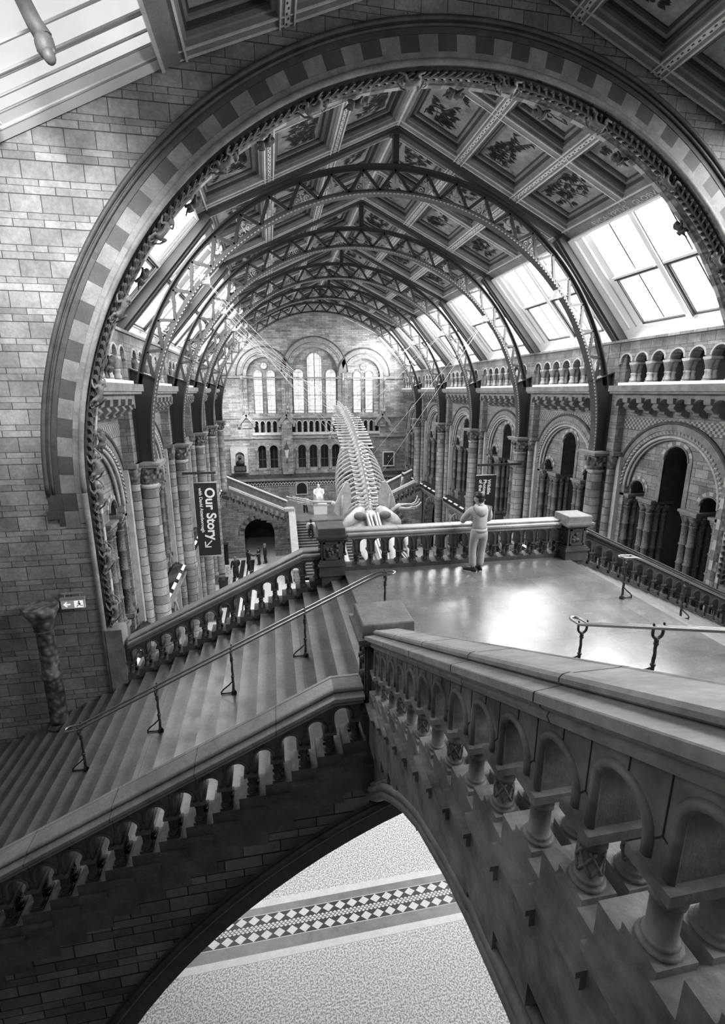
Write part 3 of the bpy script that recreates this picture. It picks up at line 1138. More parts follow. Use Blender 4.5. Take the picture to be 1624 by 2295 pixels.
rnd = random.Random(3)
roof = MB()
edges = [YW1] + YR + [YB]
nwin = 0
for s in (-1, 1):
    for k in range(6):
        y0, y1 = edges[k] + (.05 if k == 0 else .22), edges[k + 1] - (.22 if k < 5 else .02)
        t, mp, L = coffers(s, y0, y1, RIDGE, KNEEL, 'painted leaf coffers of the %s roof slope, %s bay beyond the great arch' % (SIDE[s], ORD[k]), rnd)
        if k == 0 and s == 1:      # the painted plant name along the eave
            c = bpy.data.curves.new('plant_name', 'FONT')
            c.body = '. . EVCALYPTVS . GLOBVLVS . .'
            c.size, c.align_x = .27, 'CENTER'
            ey = Vector((0, 1, 0))
            p0, p1 = Vector(mp(0, L + .24, .056)), Vector(mp(0, L, .056))
            up = (p1 - p0).normalized()
            ex = -ey
            m4 = Matrix((ex, up, ex.cross(up))).transposed().to_4x4()
            m4.translation = Vector(mp((y0 + y1) / 2, L + .24, .058)) - world_loc(t)
            text_mesh('plant_name', c, m4, t, M['cof_l'])
        nwin += 1
        skylight('window_%d' % nwin, s, y0, y1, (KNEEL[0] + .12, KNEEL[1] - .28), EAVE, M['sky_r' if s == 1 else 'sky_l'], edge=.8 if s == 1 else .3, dep=.3 if s == 1 else .12)
    m1, L1 = slope_map(s, RIDGE, KNEEL)
    mbox(roof, m1, YW1 - .3, YB + .3, -.3, L1 + .1, -.6, -.32)
    m2, L2 = slope_map(s, KNEEL, EAVE)
    mbox(roof, m2, YW1, YB, 0, L2 + .2, -.95, -.8)
    # the bay over the stairs
    r2, k2, e2 = (0, 21.35), (5.53, 19.2), (11.5, 16.28)
    coffers(s, -4.0, YW0 - .02, r2, k2, 'dark coffers over the stairs, %s of the ridge on the near side of the arch' % SIDE[s], rnd, 4)
    nwin += 1
    skylight('window_%d' % nwin, s, -4.0, YW0 - .03, (5.75, 19.08), e2, M['sky_n' if s < 0 else 'sky_nr'], .06, .45, .5, .12, 2, (.28, .62, .68, 1.15))
    m3, L3 = slope_map(s, r2, k2)
    mbox(roof, m3, -4.2, YW0, -.3, L3 + .3, -.6, -.32)
    m4_, L4 = slope_map(s, (5.5, 19.2), e2)
    mbox(roof, m4_, -4.2, YW0, 0, L4 + 1.5, -.95, -.8)
struct(roof, 'ceiling', M['cof_d'])

# side walls of the stair hall
for s in (-1, 1):
    b = MB()
    b.box(*sorted((s * 11.3, s * 11.7)), -4, YW0, 0, 17)
    b.build('wall_%s_near' % SIDE[s], M['brick'])['kind'] = 'structure'

bc = thing('carved_beast', 'dark carved beast jutting out at the top left corner', 'carving', (-6.85, 8.0, 17.95))
b = MB()
b.ball((-6.86, 8.0, 17.98), .12, .13, .16, 10, 6)
b.ball((-6.80, 7.92, 17.82), .075, .09, .09, 10, 6)
b.tube([(-6.86, 8, 18.05), (-6.95, 8.0, 18.2), (-7.1, 8, 18.55)], [.11, .1, .09], 8)
for e in (-1, 1):
    b.ball((-6.80 + e * .05, 7.95, 17.9), .025, .02, .035, 6, 4)
b.build('body', M['stone_d'], bc)

# ------------------------------------------------------------------ iron trusses
OI, RI, OO, RO = 11.75, 8.1, 12.05, 8.62


def ornament_mesh(kind):
    b = MB()

    def leafp(x, z, a, ln, wd):
        pts = []
        for t, k in ((0, .15), (.3, 1), (.7, .75), (1, 0), (.7, -.75), (.3, -1), (0, -.15)):
            px, pz = ln * t, wd * k
            pts.append((x + px * math.cos(a) - pz * math.sin(a), -.012, z + px * math.sin(a) + pz * math.cos(a)))
        b.prism(pts, (0, .024, 0))
    b.prism([(-.016, -.012, 0), (.016, -.012, 0), (.016, -.012, .46), (-.016, -.012, .46)], (0, .024, 0))
    if kind == 0:
        for z, a in ((.08, .55), (.2, .8), (.3, 1.0)):
            leafp(0, z, a, .24 - z * .3, .055)
            leafp(0, z, PI - a, .24 - z * .3, .055)
        leafp(0, .38, PI / 2, .16, .05)
    else:
        for sx in (-1, 1):
            for cx, cz, r in ((.17, .1, .085), (.09, .28, .055)):
                b.tube([(sx * cx + r * math.cos(q * .7), 0, cz + r * math.sin(q * .7)) for q in range(9)], .018, 5)
                b.ball((sx * cx, 0, cz), .035, .02, .035, 6, 4)
        leafp(0, .36, PI / 2, .17, .05)
    return b.mesh('foliage_panel', M['iron_l'])


ORN = [ornament_mesh(0), ornament_mesh(1)]


def truss(k):
    y = YR[k]
    t = thing('iron_truss', 'curved black iron roof truss with foliage panels, %s from the great arch' % ORD[k], 'truss', (0, y, 19.9), 'iron trusses of the nave')
    e0 = math.asin((11.46 - OI) / RI)
    b = MB()
    b.ring(XZ, 0, OI, RI, RI + .05, e0, PI - e0, y - .19, y + .19, 90)
    b.ring(XZ, 0, OI, RI + .05, RI + .16, e0, PI - e0, y - .025, y + .025, 90)
    b.build('inner_chord', M['iron_m'], t)
    b = MB()
    n = 200 if k < 3 else 130
    for i in range(n):
        a = e0 + (PI - 2 * e0) * (i + .5) / n
        c = Vector((math.cos(a) * (RI - .006), y - .175, OI + math.sin(a) * (RI - .006)))
        d = Vector((-math.sin(a), 0, math.cos(a))) * .03
        b.bar(c - d, c + d, .028, .04, up=(math.cos(a), 0, math.sin(a)))
    b.build('bead_edge', M['iron_l'], t)['kind'] = 'stuff'
    if k < 2:
        b = MB()
        for sd in (-1, 1):
            for i in range(46):
                a = e0 + .35 * i / 46
                for dy in (-.13, -.05, .05, .13):
                    b.ball((sd * math.cos(a) * RI, y + dy, OI + math.sin(a) * RI), .018, .018, .018, 6, 3)
        o = b.build('rivets', M['iron_m'], t)
        o['kind'] = 'stuff'
    a0 = math.asin((14.3 - OO) / RO)
    b = MB()
    b.ring(XZ, 0, OO, RO - .05, RO, a0 - .04, PI - a0 + .04, y - .17, y + .17, 80)
    b.ring(XZ, 0, OO, RO - .14, RO - .05, a0 - .04, PI - a0 + .04, y - .03, y + .03, 80)
    b.build('outer_chord', M['iron'], t)
    for s in (-1, 1):
        b = MB()
        inner = []
        z = 11.46
        while z <= 14.1:
            inner.append((s * math.sqrt(RI * RI - (z - OI) ** 2), y - .03, z))
            z += .22
        poly = inner + [(s * 7.78, y - .03, 14.12), (s * 8.55, y - .03, 14.42), (s * 8.62, y - .03, 11.46)]
        b.prism(poly, (0, .06, 0))
        b.bar((s * 7.72, y, 14.1), (s * 8.58, y, 14.42), .36, .04)
        b.box(*sorted((s * 8.56, s * 8.61)), y - .18, y + .18, 11.46, 14.4)
        b.build('web_plate', M['iron'], t)
    # bracing
    nseg = 42
    pts = []
    for i in range(nseg + 1):
        a = a0 + .02 + (PI - 2 * a0 - .04) * i / nseg
        # even nodes on the inner chord, odd nodes on the outer
        if i % 2 == 0:
            r, o = RI + .1, OI
        else:
            r, o = RO - .1, OO
        pts.append((r * math.cos(a), o + r * math.sin(a)))
    for (x0, z0), (x1, z1) in zip(pts[:-1], pts[1:]):
        b = MB()
        b.bar((x0, y, z0), (x1, y, z1), .10, .085, up=(0, 1, 0))
        b.build('strut', M['iron'], t)
    for i in range(1, nseg, 2):
        a = a0 + .02 + (PI - 2 * a0 - .04) * i / nseg
        inst(ORN[(i // 2) % 2], 'foliage_panel', t, ((RI + .14) * math.cos(a), y, OI + (RI + .14) * math.sin(a)), (0, PI / 2 - a, 0))
    b = MB()
    b.box(-.09, .09, y - .09, y + .09, OO + RO - .02, RIDGE[1] - .05)
    b.box(-.16, .16, y - .16, y + .16, RIDGE[1] - .25, RIDGE[1] - .05)
    b.build('king_post', M['iron'], t)
    for s in (-1, 1):
        for a, c, h0, h1, nm in ((RIDGE, KNEEL, -.35, .08, 'rafter'), (KNEEL, EAVE, -.25, .3, 'rafter')):
            mp, L = slope_map(s, a, c)
            b = MB()
            mbox(b, mp, y - .22, y + .22, 0, L, h0, h1, 0)
            mbox(b, mp, y - .12, y + .12, 0, L, h1, h1 + .06, 0)
            b.build(nm, M['cof_d'], t)
        b = MB()
        a = PI * .23 if s > 0 else PI * .77
        p = (RI * math.cos(a), y, OI + RI * math.sin(a))
        b.cbox(p, .26, .3, .26)
        b.build('cable_anchor', M['white'], t)


for k in range(5):
    truss(k)

# ------------------------------------------------------------------ the bridge of stairs
RUN, RISE = 0.3175, 0.1475
SLOPE = RISE / RUN
YA0, YA1 = 5.0, 10.62          # near and far faces of the bridge
BR, BZ = 7.8, 1.1             # bridge arch
M['brick_asc'] = mat_brick('flight_blocks', 0.30, 0.20, 0.06, bw=0.75, bh=0.26, warp=0.0, msize=0.006, stain=0.5)

bridge = thing('stair_bridge', 'wide stone bridge arch of dark blocks carrying the landing and both side flights', 'bridge', (0, YA0, 0))
b = MB()
arc = [(-BR * math.cos(PI * i / 60), BZ + BR * math.sin(PI * i / 60)) for i in range(61)]
lo = LZ - .46
poly = [(-11.3, 0), (-BR, 0)] + arc + [(BR, 0), (11.3, 0), (11.3, lo - SLOPE * 8.55), (2.75, lo), (-2.75, lo), (-11.3, lo - SLOPE * 8.55)]
# the concave outline is split into strips
for i in range(60):
    (x0, z0), (x1, z1) = arc[i], arc[i + 1]

    def top(x):
        return lo - SLOPE * max(abs(x) - 2.75, 0)
    for y in (YA0, YA1):
        b.quad((x0, y, z0), (x1, y, z1), (x1, y, top(x1)), (x0, y, top(x0)))
    b.quad((x0, YA0, z0), (x1, YA0, z1), (x1, YA1, z1), (x0, YA1, z0))
    b.quad((x0, YA0, top(x0)), (x1, YA0, top(x1)), (x1, YA1, top(x1)), (x0, YA1, top(x0)))
for s in (-1, 1):
    zt = [lo - SLOPE * (BR - 2.75), lo - SLOPE * 8.55]
    for y in (YA0, YA1):
        b.quad((s * BR, y, 0), (s * 11.3, y, 0), (s * 11.3, y, zt[1]), (s * BR, y, zt[0]))
    b.quad((s * BR, YA0, zt[0]), (s * 11.3, YA0, zt[1]), (s * 11.3, YA1, zt[1]), (s * BR, YA1, zt[0]))
    b.quad((s * BR, YA0, 0), (s * BR, YA1, 0), (s * BR, YA1, BZ), (s * BR, YA0, BZ))
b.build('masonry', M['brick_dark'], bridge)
b = MB()
b.ring(XZ, 0, BZ, BR, BR + .25, 0, PI, YA0 - .03, YA0 + .02, 62, (0, 1))
b.build('arch_ring', [M['vous_d'], M['stone_d']], bridge)
b = MB()
b.arc_tube(XZ, 0, BZ, BR + .29, 0, PI, YA0 - .05, .05, 80)
b.ring(XZ, 0, BZ, BR + .25, BR + .36, 0, PI, YA0 - .045, YA0 + .02, 80)
b.build('hood_moulding', M['stone_d'], bridge)
b = MB()
for s in (-1, 1):
    b.box(*sorted((s * (BR - .1), s * (BR + .5))), YA0 - .1, YA0 + .3, BZ - .25, BZ)
b.build('impost', M['stone'], bridge)

land = thing('stair_landing', 'broad polished stone landing where the person stands', 'landing', (0, 7.5, LZ))
b = MB()
b.box(-2.75, 2.75, YA0, YA1, LZ - .16, LZ)
b.box(-2.77, -2.7, YA0 + .36, YA1 - .36, LZ - .05, LZ - .002)
b.build('paving', M['landing'], land)


def side_flight(s, n):
    t = thing('staircase', '%s flight of worn stone steps going down from the landing' % SIDE[s], 'staircase', (s * 2.75, 7.5, LZ - .3), 'side flights of the bridge')
    for i in range(1, n + 1):
        b_ = MB()
        x0, x1 = s * (2.75 + RUN * (i - 1) - .01), s * (2.75 + RUN * i + .018)
        z = LZ - RISE * i
        b_.box(*sorted((x0, x1)), YA0 + .36, YA1 - .36, z - .05, z)
        x1 = s * (2.75 + RUN * i)
        b_.box(*sorted((x0, x1)), YA0 + .36, YA1 - .36, z - .31, z - .05)
        b_.build('step', M['tread'], t)


side_flight(-1, 26)
side_flight(1, 16)

# the flight rising towards the upper gallery
YF0 = 5.4
fl = thing('staircase', 'central flight of pale steps rising from the landing at the lower right', 'staircase', (0, 3, LZ))
for j in range(1, 17):
    b = MB()
    y0, z = YF0 - RUN * (j - 1), LZ + RISE * j
    b.box(-2.82, 2.82, y0 - RUN - .01, y0 + .018, z - .05, z)
    b.box(-2.82, 2.82, y0 - RUN - .01, y0, z - .31, z - .05)
    b.build('step', M['landing'], fl)
soff = [(5.35, 8.55), (4.95, 8.72), (4.6, 9.04), (4.2, 9.46), (3.79, 9.80), (3.4, 10.09), (2.96, 10.36), (2.38, 10.60), (1.96, 10.72), (1.5, 10.80), (.6, 10.86), (-.5, 10.88)]


def ntop(y):
    return LZ + RISE + SLOPE * (YF0 - y) - .46


b = MB()
for (ya, za), (yb, zb) in zip(soff[:-1], soff[1:]):
    ta, tb = min(ntop(ya), F2 - .3), min(ntop(yb), F2 - .3)
    if ya > YF0 - .1:
        ta = LZ - .16
    for x in (-3.19, 3.19):
        b.quad((x, ya, za), (x, yb, zb), (x, yb, tb), (x, ya, ta))
    b.quad((-3.19, ya, za), (-3.19, yb, zb), (3.19, yb, zb), (3.19, ya, za))
b.build('masonry', M['brick_asc'], fl)
b = MB()
for dx, dz, r in ((-.03, .03, .055), (-.05, .13, .04), (-.02, .2, .03)):
    b.tube([(-3.19 + dx, y, z + dz) for y, z in soff], r, 8)
b.build('soffit_moulding', M['stone'], fl)
b = MB()
b.box(-14, -3.2, -5, -.25, F2 - .3, F2)
b.box(-3.2, 14, -5, .62, F2 - .3, F2)
g = tag(b.build('upper_gallery', M['landing']), 'upper gallery floor at the head of the central flight', 'gallery')

# ------------------------------------------------------------------ balustrades


def balus_mesh(name, h, m, carved=False):
    b_ = MB()
    r = .044
    b_.box(-.07, .07, -.07, .07, 0, .03)
    b_.lathe([(.062, .03), (.067, .038), (.062, .046), (.05, .05), (.056, .058), (.05, .066), (r, .07), (r, h - .085), (r * 1.2, h - .08), (r * 1.2, h - .066), (r, h - .06), (r * 1.1, h - .035), (.07, h - .004), (.07, h)], (0, 0, 0), 14)
    if carved:
        for k in range(6):
            a0 = k * 2 * PI / 6
            for sg in (-1, 1):
                b_.tube([(r * 1.02 * math.cos(a0 + sg * q * .25), r * 1.02 * math.sin(a0 + sg * q * .25), .085 + (h - .18) * q / 5) for q in range(6)], .007, 4)
    return b_.mesh(name, m)


BAL_H = .285
BAL = [balus_mesh('baluster_plain', BAL_H, M['stone']), balus_mesh('baluster_carved', BAL_H, M['stone'], True)]
BAL_D = [balus_mesh('baluster_plain_dark', BAL_H, M['stone_d']), balus_mesh('baluster_carved_dark', BAL_H, M['stone_d'], True)]
_half = [(.14, .73), (.172, .745), (.184, .775), (.175, .80), (.2, .805), (.218, .82), (.218, .838), (.25, .845), (.25, .885), (.245, .89), (.128, .902), (.138, .905), (.152, .917), (.152, .936), (.138, .95), (.11, .955), (.1, .95)]
COPING = [(-q, h) for q, h in _half] + [(q, h) for q, h in reversed(_half)]


def balustrade(label, o, d, nrm, n, n0, rise, mat, cop, bal, flat=0.0, seams=0, group='balustrades of the bridge', tail=0.0, sp=RUN, crown=.66, foot=.62):
    t = thing('balustrade', label, 'balustrade', (o[0] + d[0] * n * sp / 2, o[1] + d[1] * n * sp / 2, n0 + rise * n / 2), group)

    def mp(u, v, q):
        return (o[0] + d[0] * u + nrm[0] * q, o[1] + d[1] * u + nrm[1] * q, v)

    def N(u):
        return n0 + rise * u / sp
    A = [N(i * sp) + .425 for i in range(n + 1)]
    b_ = MB()
    ops = []
    for i in range(n):
        uc = (i + .5) * sp
        hw = sp * .33
        ops.append((uc, hw, (A[i], A[i + 1]), max(N(uc) + crown - hw, max(A[i], A[i + 1]) + .005)))
    b_.wall(mp, -.06, n * sp + .06, lambda u: A[min(max(int(round(u / sp)), 0), n)], lambda u: N(u) + .75, ops, -.15, .15, seg=10)
    n0_ = len(b_.f)
    for uc, hw, vb, vs in ops:
        for q in (-.15, .15):
            pts = [mp(uc - hw - .012, vb[0], q)] + [mp(uc - (hw + .012) * math.cos(PI * k / 10), vs + (hw + .012) * math.sin(PI * k / 10), q) for k in range(11)] + [mp(uc + hw + .012, vb[1], q)]
            b_.tube(pts, .019, 6)
    b_.build('arcade_panel', mat, t)
    if seams:
        b_ = MB()
        for i in range(n):
            u, uc = (i + 1) * sp, (i + .5) * sp
            for q in (-.151, .151):
                v0 = N(u) + crown - .13
                for (ua, va), (ub, vb) in (((u, N(u) + .74), (u, v0)), ((u, v0), (u - sp * .19, v0 - .05 + rise * -.2)), ((u, v0), (u + sp * .19, v0 - .05 + rise * .2)), ((uc + .01, N(uc) + .74), (uc + .01, N(uc) + crown + .01))):
                    b_.bar(mp(ua, va, q), mp(ub, vb, q), .004, .004)
        b_.build('stone_joints', M['white_d'], t)['kind'] = 'stuff'
    b_ = MB()
    L = n * sp + tail
    path = [(-.1, N(flat)), (flat, N(flat)), (L, N(L))] if flat else [(-.1, N(-.1)), (L, N(L))]
    b_.loft([[mp(u, z + h, q) for q, h in COPING] for u, z in path])
    b_.build('coping', cop, t)
    if seams:
        b_ = MB()
        k = 1
        while k * seams < L:
            u = k * seams
            b_.loft([[mp(u + e, N(u + e) + .85 + (h - .85) * 1.012, q * 1.006) for q, h in COPING] for e in (-.003, .003)])
            k += 1
        b_.build('coping_joints', M['white_d'], t)
    b_ = MB()
    for i in range(n + 1):
        u = i * sp
        q = N(u)
        b_.loft([[mp(u - sp / 2, q - foot, -.18), mp(u + sp / 2, q - foot, -.18), mp(u + sp / 2, q - foot, .18), mp(u - sp / 2, q - foot, .18)],
                 [mp(u - sp / 2, q + .10, -.18), mp(u + sp / 2, q + .10, -.18), mp(u + sp / 2, q + .10, .18), mp(u - sp / 2, q + .10, .18)]])
    for i in range(n + 1):
        u = i * sp
        q = N(u)
        for sg in (-1, 1):
            for z0, z1, pr in ((q - .15, q - .09, .205), (q - .09, q - .06, .225)):
                a, c = sg * .15, sg * pr
                b_.loft([[mp(u - sp / 2, z0, a), mp(u + sp / 2, z0, a), mp(u + sp / 2, z0, c), mp(u - sp / 2, z0, c)],
                         [mp(u - sp / 2, z1, a), mp(u + sp / 2, z1, a), mp(u + sp / 2, z1, c), mp(u - sp / 2, z1, c)]])
    b_.build('base_course', mat, t)
    for i in range(n + 1):
        u, z = i * sp, A[i]
        b_ = MB()
        for hw, dp, z0, z1 in ((.084, .185, z - .04, z),):
            b_.loft([[mp(u - hw, z0, -dp), mp(u + hw, z0, -dp), mp(u + hw, z0, dp), mp(u - hw, z0, dp)], [mp(u - hw, z1, -dp), mp(u + hw, z1, -dp), mp(u + hw, z1, dp), mp(u - hw, z1, dp)]])
        b_.build('abacus', mat, t)
    for i in range(n + 1):
        u = i * sp
        for q in (-.095, .095):
            inst(bal[i % 2], 'baluster', t, mp(u, N(u) + .10, q))
    return t


def nline_x(x):
    return LZ - SLOPE * (abs(x) - 2.75)


YN, YFR = 5.17, 10.42         # centre lines of the near and far balustrades
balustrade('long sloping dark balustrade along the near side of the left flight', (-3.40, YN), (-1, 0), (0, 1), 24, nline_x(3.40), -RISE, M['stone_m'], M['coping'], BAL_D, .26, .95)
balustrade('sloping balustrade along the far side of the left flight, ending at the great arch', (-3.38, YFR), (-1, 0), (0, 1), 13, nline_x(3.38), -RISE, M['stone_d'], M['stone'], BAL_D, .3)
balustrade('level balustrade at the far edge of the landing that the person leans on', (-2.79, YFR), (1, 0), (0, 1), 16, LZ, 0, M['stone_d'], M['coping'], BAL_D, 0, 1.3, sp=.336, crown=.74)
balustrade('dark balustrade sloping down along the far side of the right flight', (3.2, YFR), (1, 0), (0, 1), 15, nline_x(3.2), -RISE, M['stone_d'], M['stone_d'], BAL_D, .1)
NA = LZ + RISE + SLOPE * (YF0 - 4.7235)
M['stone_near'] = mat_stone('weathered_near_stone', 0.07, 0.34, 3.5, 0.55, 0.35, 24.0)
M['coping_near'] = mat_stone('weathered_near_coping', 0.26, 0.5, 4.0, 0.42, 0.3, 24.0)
BAL_N = [balus_mesh('baluster_plain_near', BAL_H, M['stone_near']), balus_mesh('baluster_carved_near', BAL_H, M['stone_near'], True)]
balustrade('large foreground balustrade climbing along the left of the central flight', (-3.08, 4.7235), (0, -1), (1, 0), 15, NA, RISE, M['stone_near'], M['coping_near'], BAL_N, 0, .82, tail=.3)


def newel(label, cx, cy, w, z0, zt, mat, cap):
    t = thing('newel_post', label, 'newel', (cx, cy, z0), 'newels of the bridge')
    h = w / 2
    b_ = MB()

    def sq(k, a, c, m=0):
        b_.box(cx - k, cx + k, cy - k, cy + k, a, c, m)
    sq(h * .78, z0, zt - .14)
    sq(h * .95, LZ - .02, LZ + .22)
    sq(h * 1.06, LZ + .22, LZ + .26)
    sq(h * .98, LZ + .26, LZ + .30)
    sq(h * .88, LZ + .30, LZ + .34)
    sq(h * .9, z0, LZ - .5)
    sq(h * .84, zt - .31, zt - .28)
    sq(h * .95, zt - .28, zt - .25)
    b_.build('shaft', mat, t)
    b_ = MB()
    sq(h * 1.10, zt - .25, zt - .21)
    sq(h * 1.18, zt - .21, zt - .16)
    sq(h * 1.02, zt - .16, zt - .13)
    b_.build('cornice', cap, t)
    b_ = MB()
    b_.loft([[(cx - k, cy - k, z), (cx + k, cy - k, z), (cx + k, cy + k, z), (cx - k, cy + k, z)] for k, z in ((h, zt - .13), (h, zt - .012), (h - .012, zt))])
    b_.build('cap', cap, t)
    for dx, dy in ((0, -1), (-1, 0), (0, 1), (1, 0)):
        b_ = MB()
        k = h * .78

        def mp(u, v, q):
            return (cx + dx * (k + q) - dy * u, cy + dy * (k + q) + dx * u, v)
        a, z_0, z_1 = h * .62, LZ + .36, zt - .33
        for u0, u1, v0, v1 in ((-a, a, z_0, z_0 + .04), (-a, a, z_1 - .04, z_1), (-a, -a + .04, z_0, z_1), (a - .04, a, z_0, z_1)):
            b_.loft([[mp(u0, v0, -.01), mp(u1, v0, -.01), mp(u1, v1, -.01), mp(u0, v1, -.01)], [mp(u0, v0, .02), mp(u1, v0, .02), mp(u1, v1, .02), mp(u0, v1, .02)]])
        rr = random.Random(int(cx * 10))
        for q in range(7):
            b_.ball(mp(rr.uniform(-a * .6, a * .6), rr.uniform(z_0 + .09, z_1 - .09), .0), .05, .05, .05, 8, 5)
        b_.build('carved_panel', M['stone_d'], t)
    return t


newel('heavy square newel at the near left corner of the landing', -3.04, 5.16, .60, 8.85, LZ + 1.42, M['stone_d'], M['stone'])
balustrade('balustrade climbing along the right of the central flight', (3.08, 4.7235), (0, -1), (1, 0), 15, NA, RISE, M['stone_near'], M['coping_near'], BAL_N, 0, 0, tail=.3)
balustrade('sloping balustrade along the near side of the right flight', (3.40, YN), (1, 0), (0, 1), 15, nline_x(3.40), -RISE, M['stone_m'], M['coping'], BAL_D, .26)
newel('square newel at the near right corner of the landing', 3.04, 5.16, .60, 8.85, LZ + 1.42, M['stone_d'], M['stone'])
newel('square newel at the far left corner of the landing', -3.06, 10.31, .59, LZ - .5, LZ + 1.09, M['stone_d'], M['stone_d'])
newel('square newel at the far right corner of the landing', 2.89, 10.27, .61, LZ - .5, LZ + 1.09, M['stone_d'], M['stone'])
# end block of the far left balustrade
eb = MB()
eb.box(-7.93, -7.6, 10.22, 10.6, 6.0, 8.75)
tag(eb.build('end_block', M['stone']), 'small stone end block where the far left balustrade meets the great arch', 'block')

# ------------------------------------------------------------------ handrails


def post_mesh():
    b_ = MB()
    h = .60
    prof = [(.045, 0), (.05, .02), (.03, .05), (.024, .07)]
    b_.lathe(prof, (0, 0, 0), 12)
    rings = []
    for i in range(31):
        z = .07 + i * (h - .12) / 30
        k = .021 * (1.0 - .2 * i / 30)
        rings.append([(k * (1 + .22 * math.cos(3 * a - z * 40)) * math.cos(a), k * (1 + .22 * math.cos(3 * a - z * 40)) * math.sin(a), z) for a in [2 * PI * q / 12 for q in range(12)]])
    b_.loft(rings, smooth=True)
    b_.ball((0, 0, .28), .032, .032, .028)
    b_.ball((0, 0, h - .05), .03, .03, .03)
    b_.lathe([(.02, h - .06), (.026, h - .02), (.026, h), (.02, h + .01)], (0, 0, 0), 10)
    return b_.mesh('post_shaft', M['iron'])


POST = post_mesh()


def handrail(label, pts, side, posts, fdir):
    """pts: centre line; side: unit vector between the two rails; posts: base points"""
    side = Vector(side)
    t = thing('handrail', label, 'handrail', posts[0], 'handrails of the stairs')
    P = [Vector(p) for p in pts]
    k = .068
    loop = [p + side * k for p in P]
    e = (P[-1] - P[-2]).normalized()
    loop += [P[-1] + side * k * math.cos(a) + e * .085 * math.sin(a) for a in [PI * q / 8 for q in range(1, 8)]]
    loop += [p - side * k for p in reversed(P)]
    e = (P[0] - P[1]).normalized()
    loop += [P[0] - side * k * math.cos(a) + e * .085 * math.sin(a) for a in [PI * q / 8 for q in range(1, 8)]]
    b_ = MB()
    b_.tube(loop, .0215, 10, loop=True)
    b_.build('rail', M['rail'], t)
    fd = Vector(fdir)
    for p in posts:
        p = Vector(p)
        # rail height above this post
        best = None
        for a, c in zip(P[:-1], P[1:]):
            d = Vector((c.x - a.x, c.y - a.y, 0))
            f = (Vector((p.x - a.x, p.y - a.y, 0)).dot(d)) / d.length_squared
            if -.05 <= f <= 1.05:
                best = a.z + (c.z - a.z) * f
        h = best - p.z - .025
        o = inst(POST, 'post', t, p)
        o.scale = (1, 1, (h - .13) / .60)
        b_ = MB()
        c = Vector((p.x, p.y, best - .065))
        pth = [c + side * k * math.cos(a) + Vector((0, 0, .075 * -math.sin(a))) for a in [PI * q / 10 for q in range(11)]]
        pth = [c + side * k + Vector((0, 0, .05))] + pth + [c - side * k + Vector((0, 0, .05))]
        b_.tube(pth, .017, 8)
        for sg in (-1, 1):
            b_.ball(c + side * k * sg + Vector((0, 0, .105)), .014, .014, .02, 8, 5)
        b_.build('bracket', M['iron'], t)
        b_ = MB()
        b_.tube([p + Vector((0, 0, .02)), p + fd * .2 + Vector((0, 0, .02))], .013, 8)
        b_.tube([p + fd * .21, p + fd * .21 + Vector((0, 0, .05)), p + fd * .17 + Vector((0, 0, .1)), p + fd * .08 + Vector((0, 0, .17)), p + Vector((0, 0, .25))], .013, 8)
        b_.build('brace', M['iron'], t)
    return t


def tread_z(x):
    return LZ - RISE * max(0, math.ceil((abs(x) - 2.75) / RUN - 1e-6))


HY = 7.75
for s, n in ((-1, 5), (1, 4)):
    pts = [(s * 2.31, HY, LZ + .88), (s * 2.52, HY, LZ + .87)]
    xe = 7.64 if s < 0 else 6.37
    pts += [(s * 2.72, HY, LZ + .795), (s * xe, HY, nline_x(xe) + .77), (s * (xe + .14), HY, nline_x(xe) + .755)]
    xs = [2.40, 3.826, 5.10, 6.37, 7.64][:n]
    handrail('double metal handrail on black posts down the middle of the %s flight' % SIDE[s], pts, (0, 1, 0), [(s * x, HY, tread_z(x)) for x in xs], (s, 0, 0))


def nline_y(y):
    return LZ + RISE + SLOPE * (YF0 - y)


pts = [(0, 5.78, LZ + .74), (0, 5.6, LZ + .755), (0, 5.45, nline_y(5.45) + .70), (0, 1.2, nline_y(1.2) + .72), (0, 1.05, nline_y(1.2) + .73)]
handrail('double metal handrail on black posts climbing the central flight at the lower right', pts, (1, 0, 0), [(0, 5.62, LZ)] + [(0, y, LZ + RISE * math.ceil((YF0 - y) / RUN)) for y in (4.33, 3.06, 1.79)], (0, 1, 0))

# ------------------------------------------------------------------ the end wall
b = MB()
ops = []
b.wall(XZ, -12.6, 12.6, 0, 5.9, [], YB, YB + .6)
zs = [(-5.2, .36), (-4.1, .36), (-1.4, .37), (-.3, .37), (.8, .37), (1.9, .37), (4.1, .36), (5.2, .36)]
b.wall(XZ, -12.6, 12.6, 5.9, 9.4, [(x, w, 6.5, 8.35) for x, w in zs], YB, YB + .6)
gal = [-5.6 + i * .57 for i in range(4)] + [-2.15 + i * .57 for i in range(9)] + [3.75 + i * .57 for i in range(5)]
b.wall(XZ, -12.6, 12.6, 9.4, 11.35, [(x, .17, 9.95, 10.85) for x in gal], YB, YB + .6, seg=8)
b.wall(XZ, -12.6, 12.6, 11.35, 22.4, [(-4.7, 1.6, 11.6, 15.2), (0, 2.2, 11.6, 15.55), (4.7, 1.6, 11.6, 15.2)], YB, YB + .55, seg=28)
b.box(-12.6, 12.6, YB + .58, YB + .62, 0, 9.4, 1)  # dark sheets painting the shade behind the openings
b.box(-12.6, 12.6, YB + .62, YB + .66, 9.4, 11.4, 1)
struct(b, 'wall_back', [M['brick_far'], M['void']])


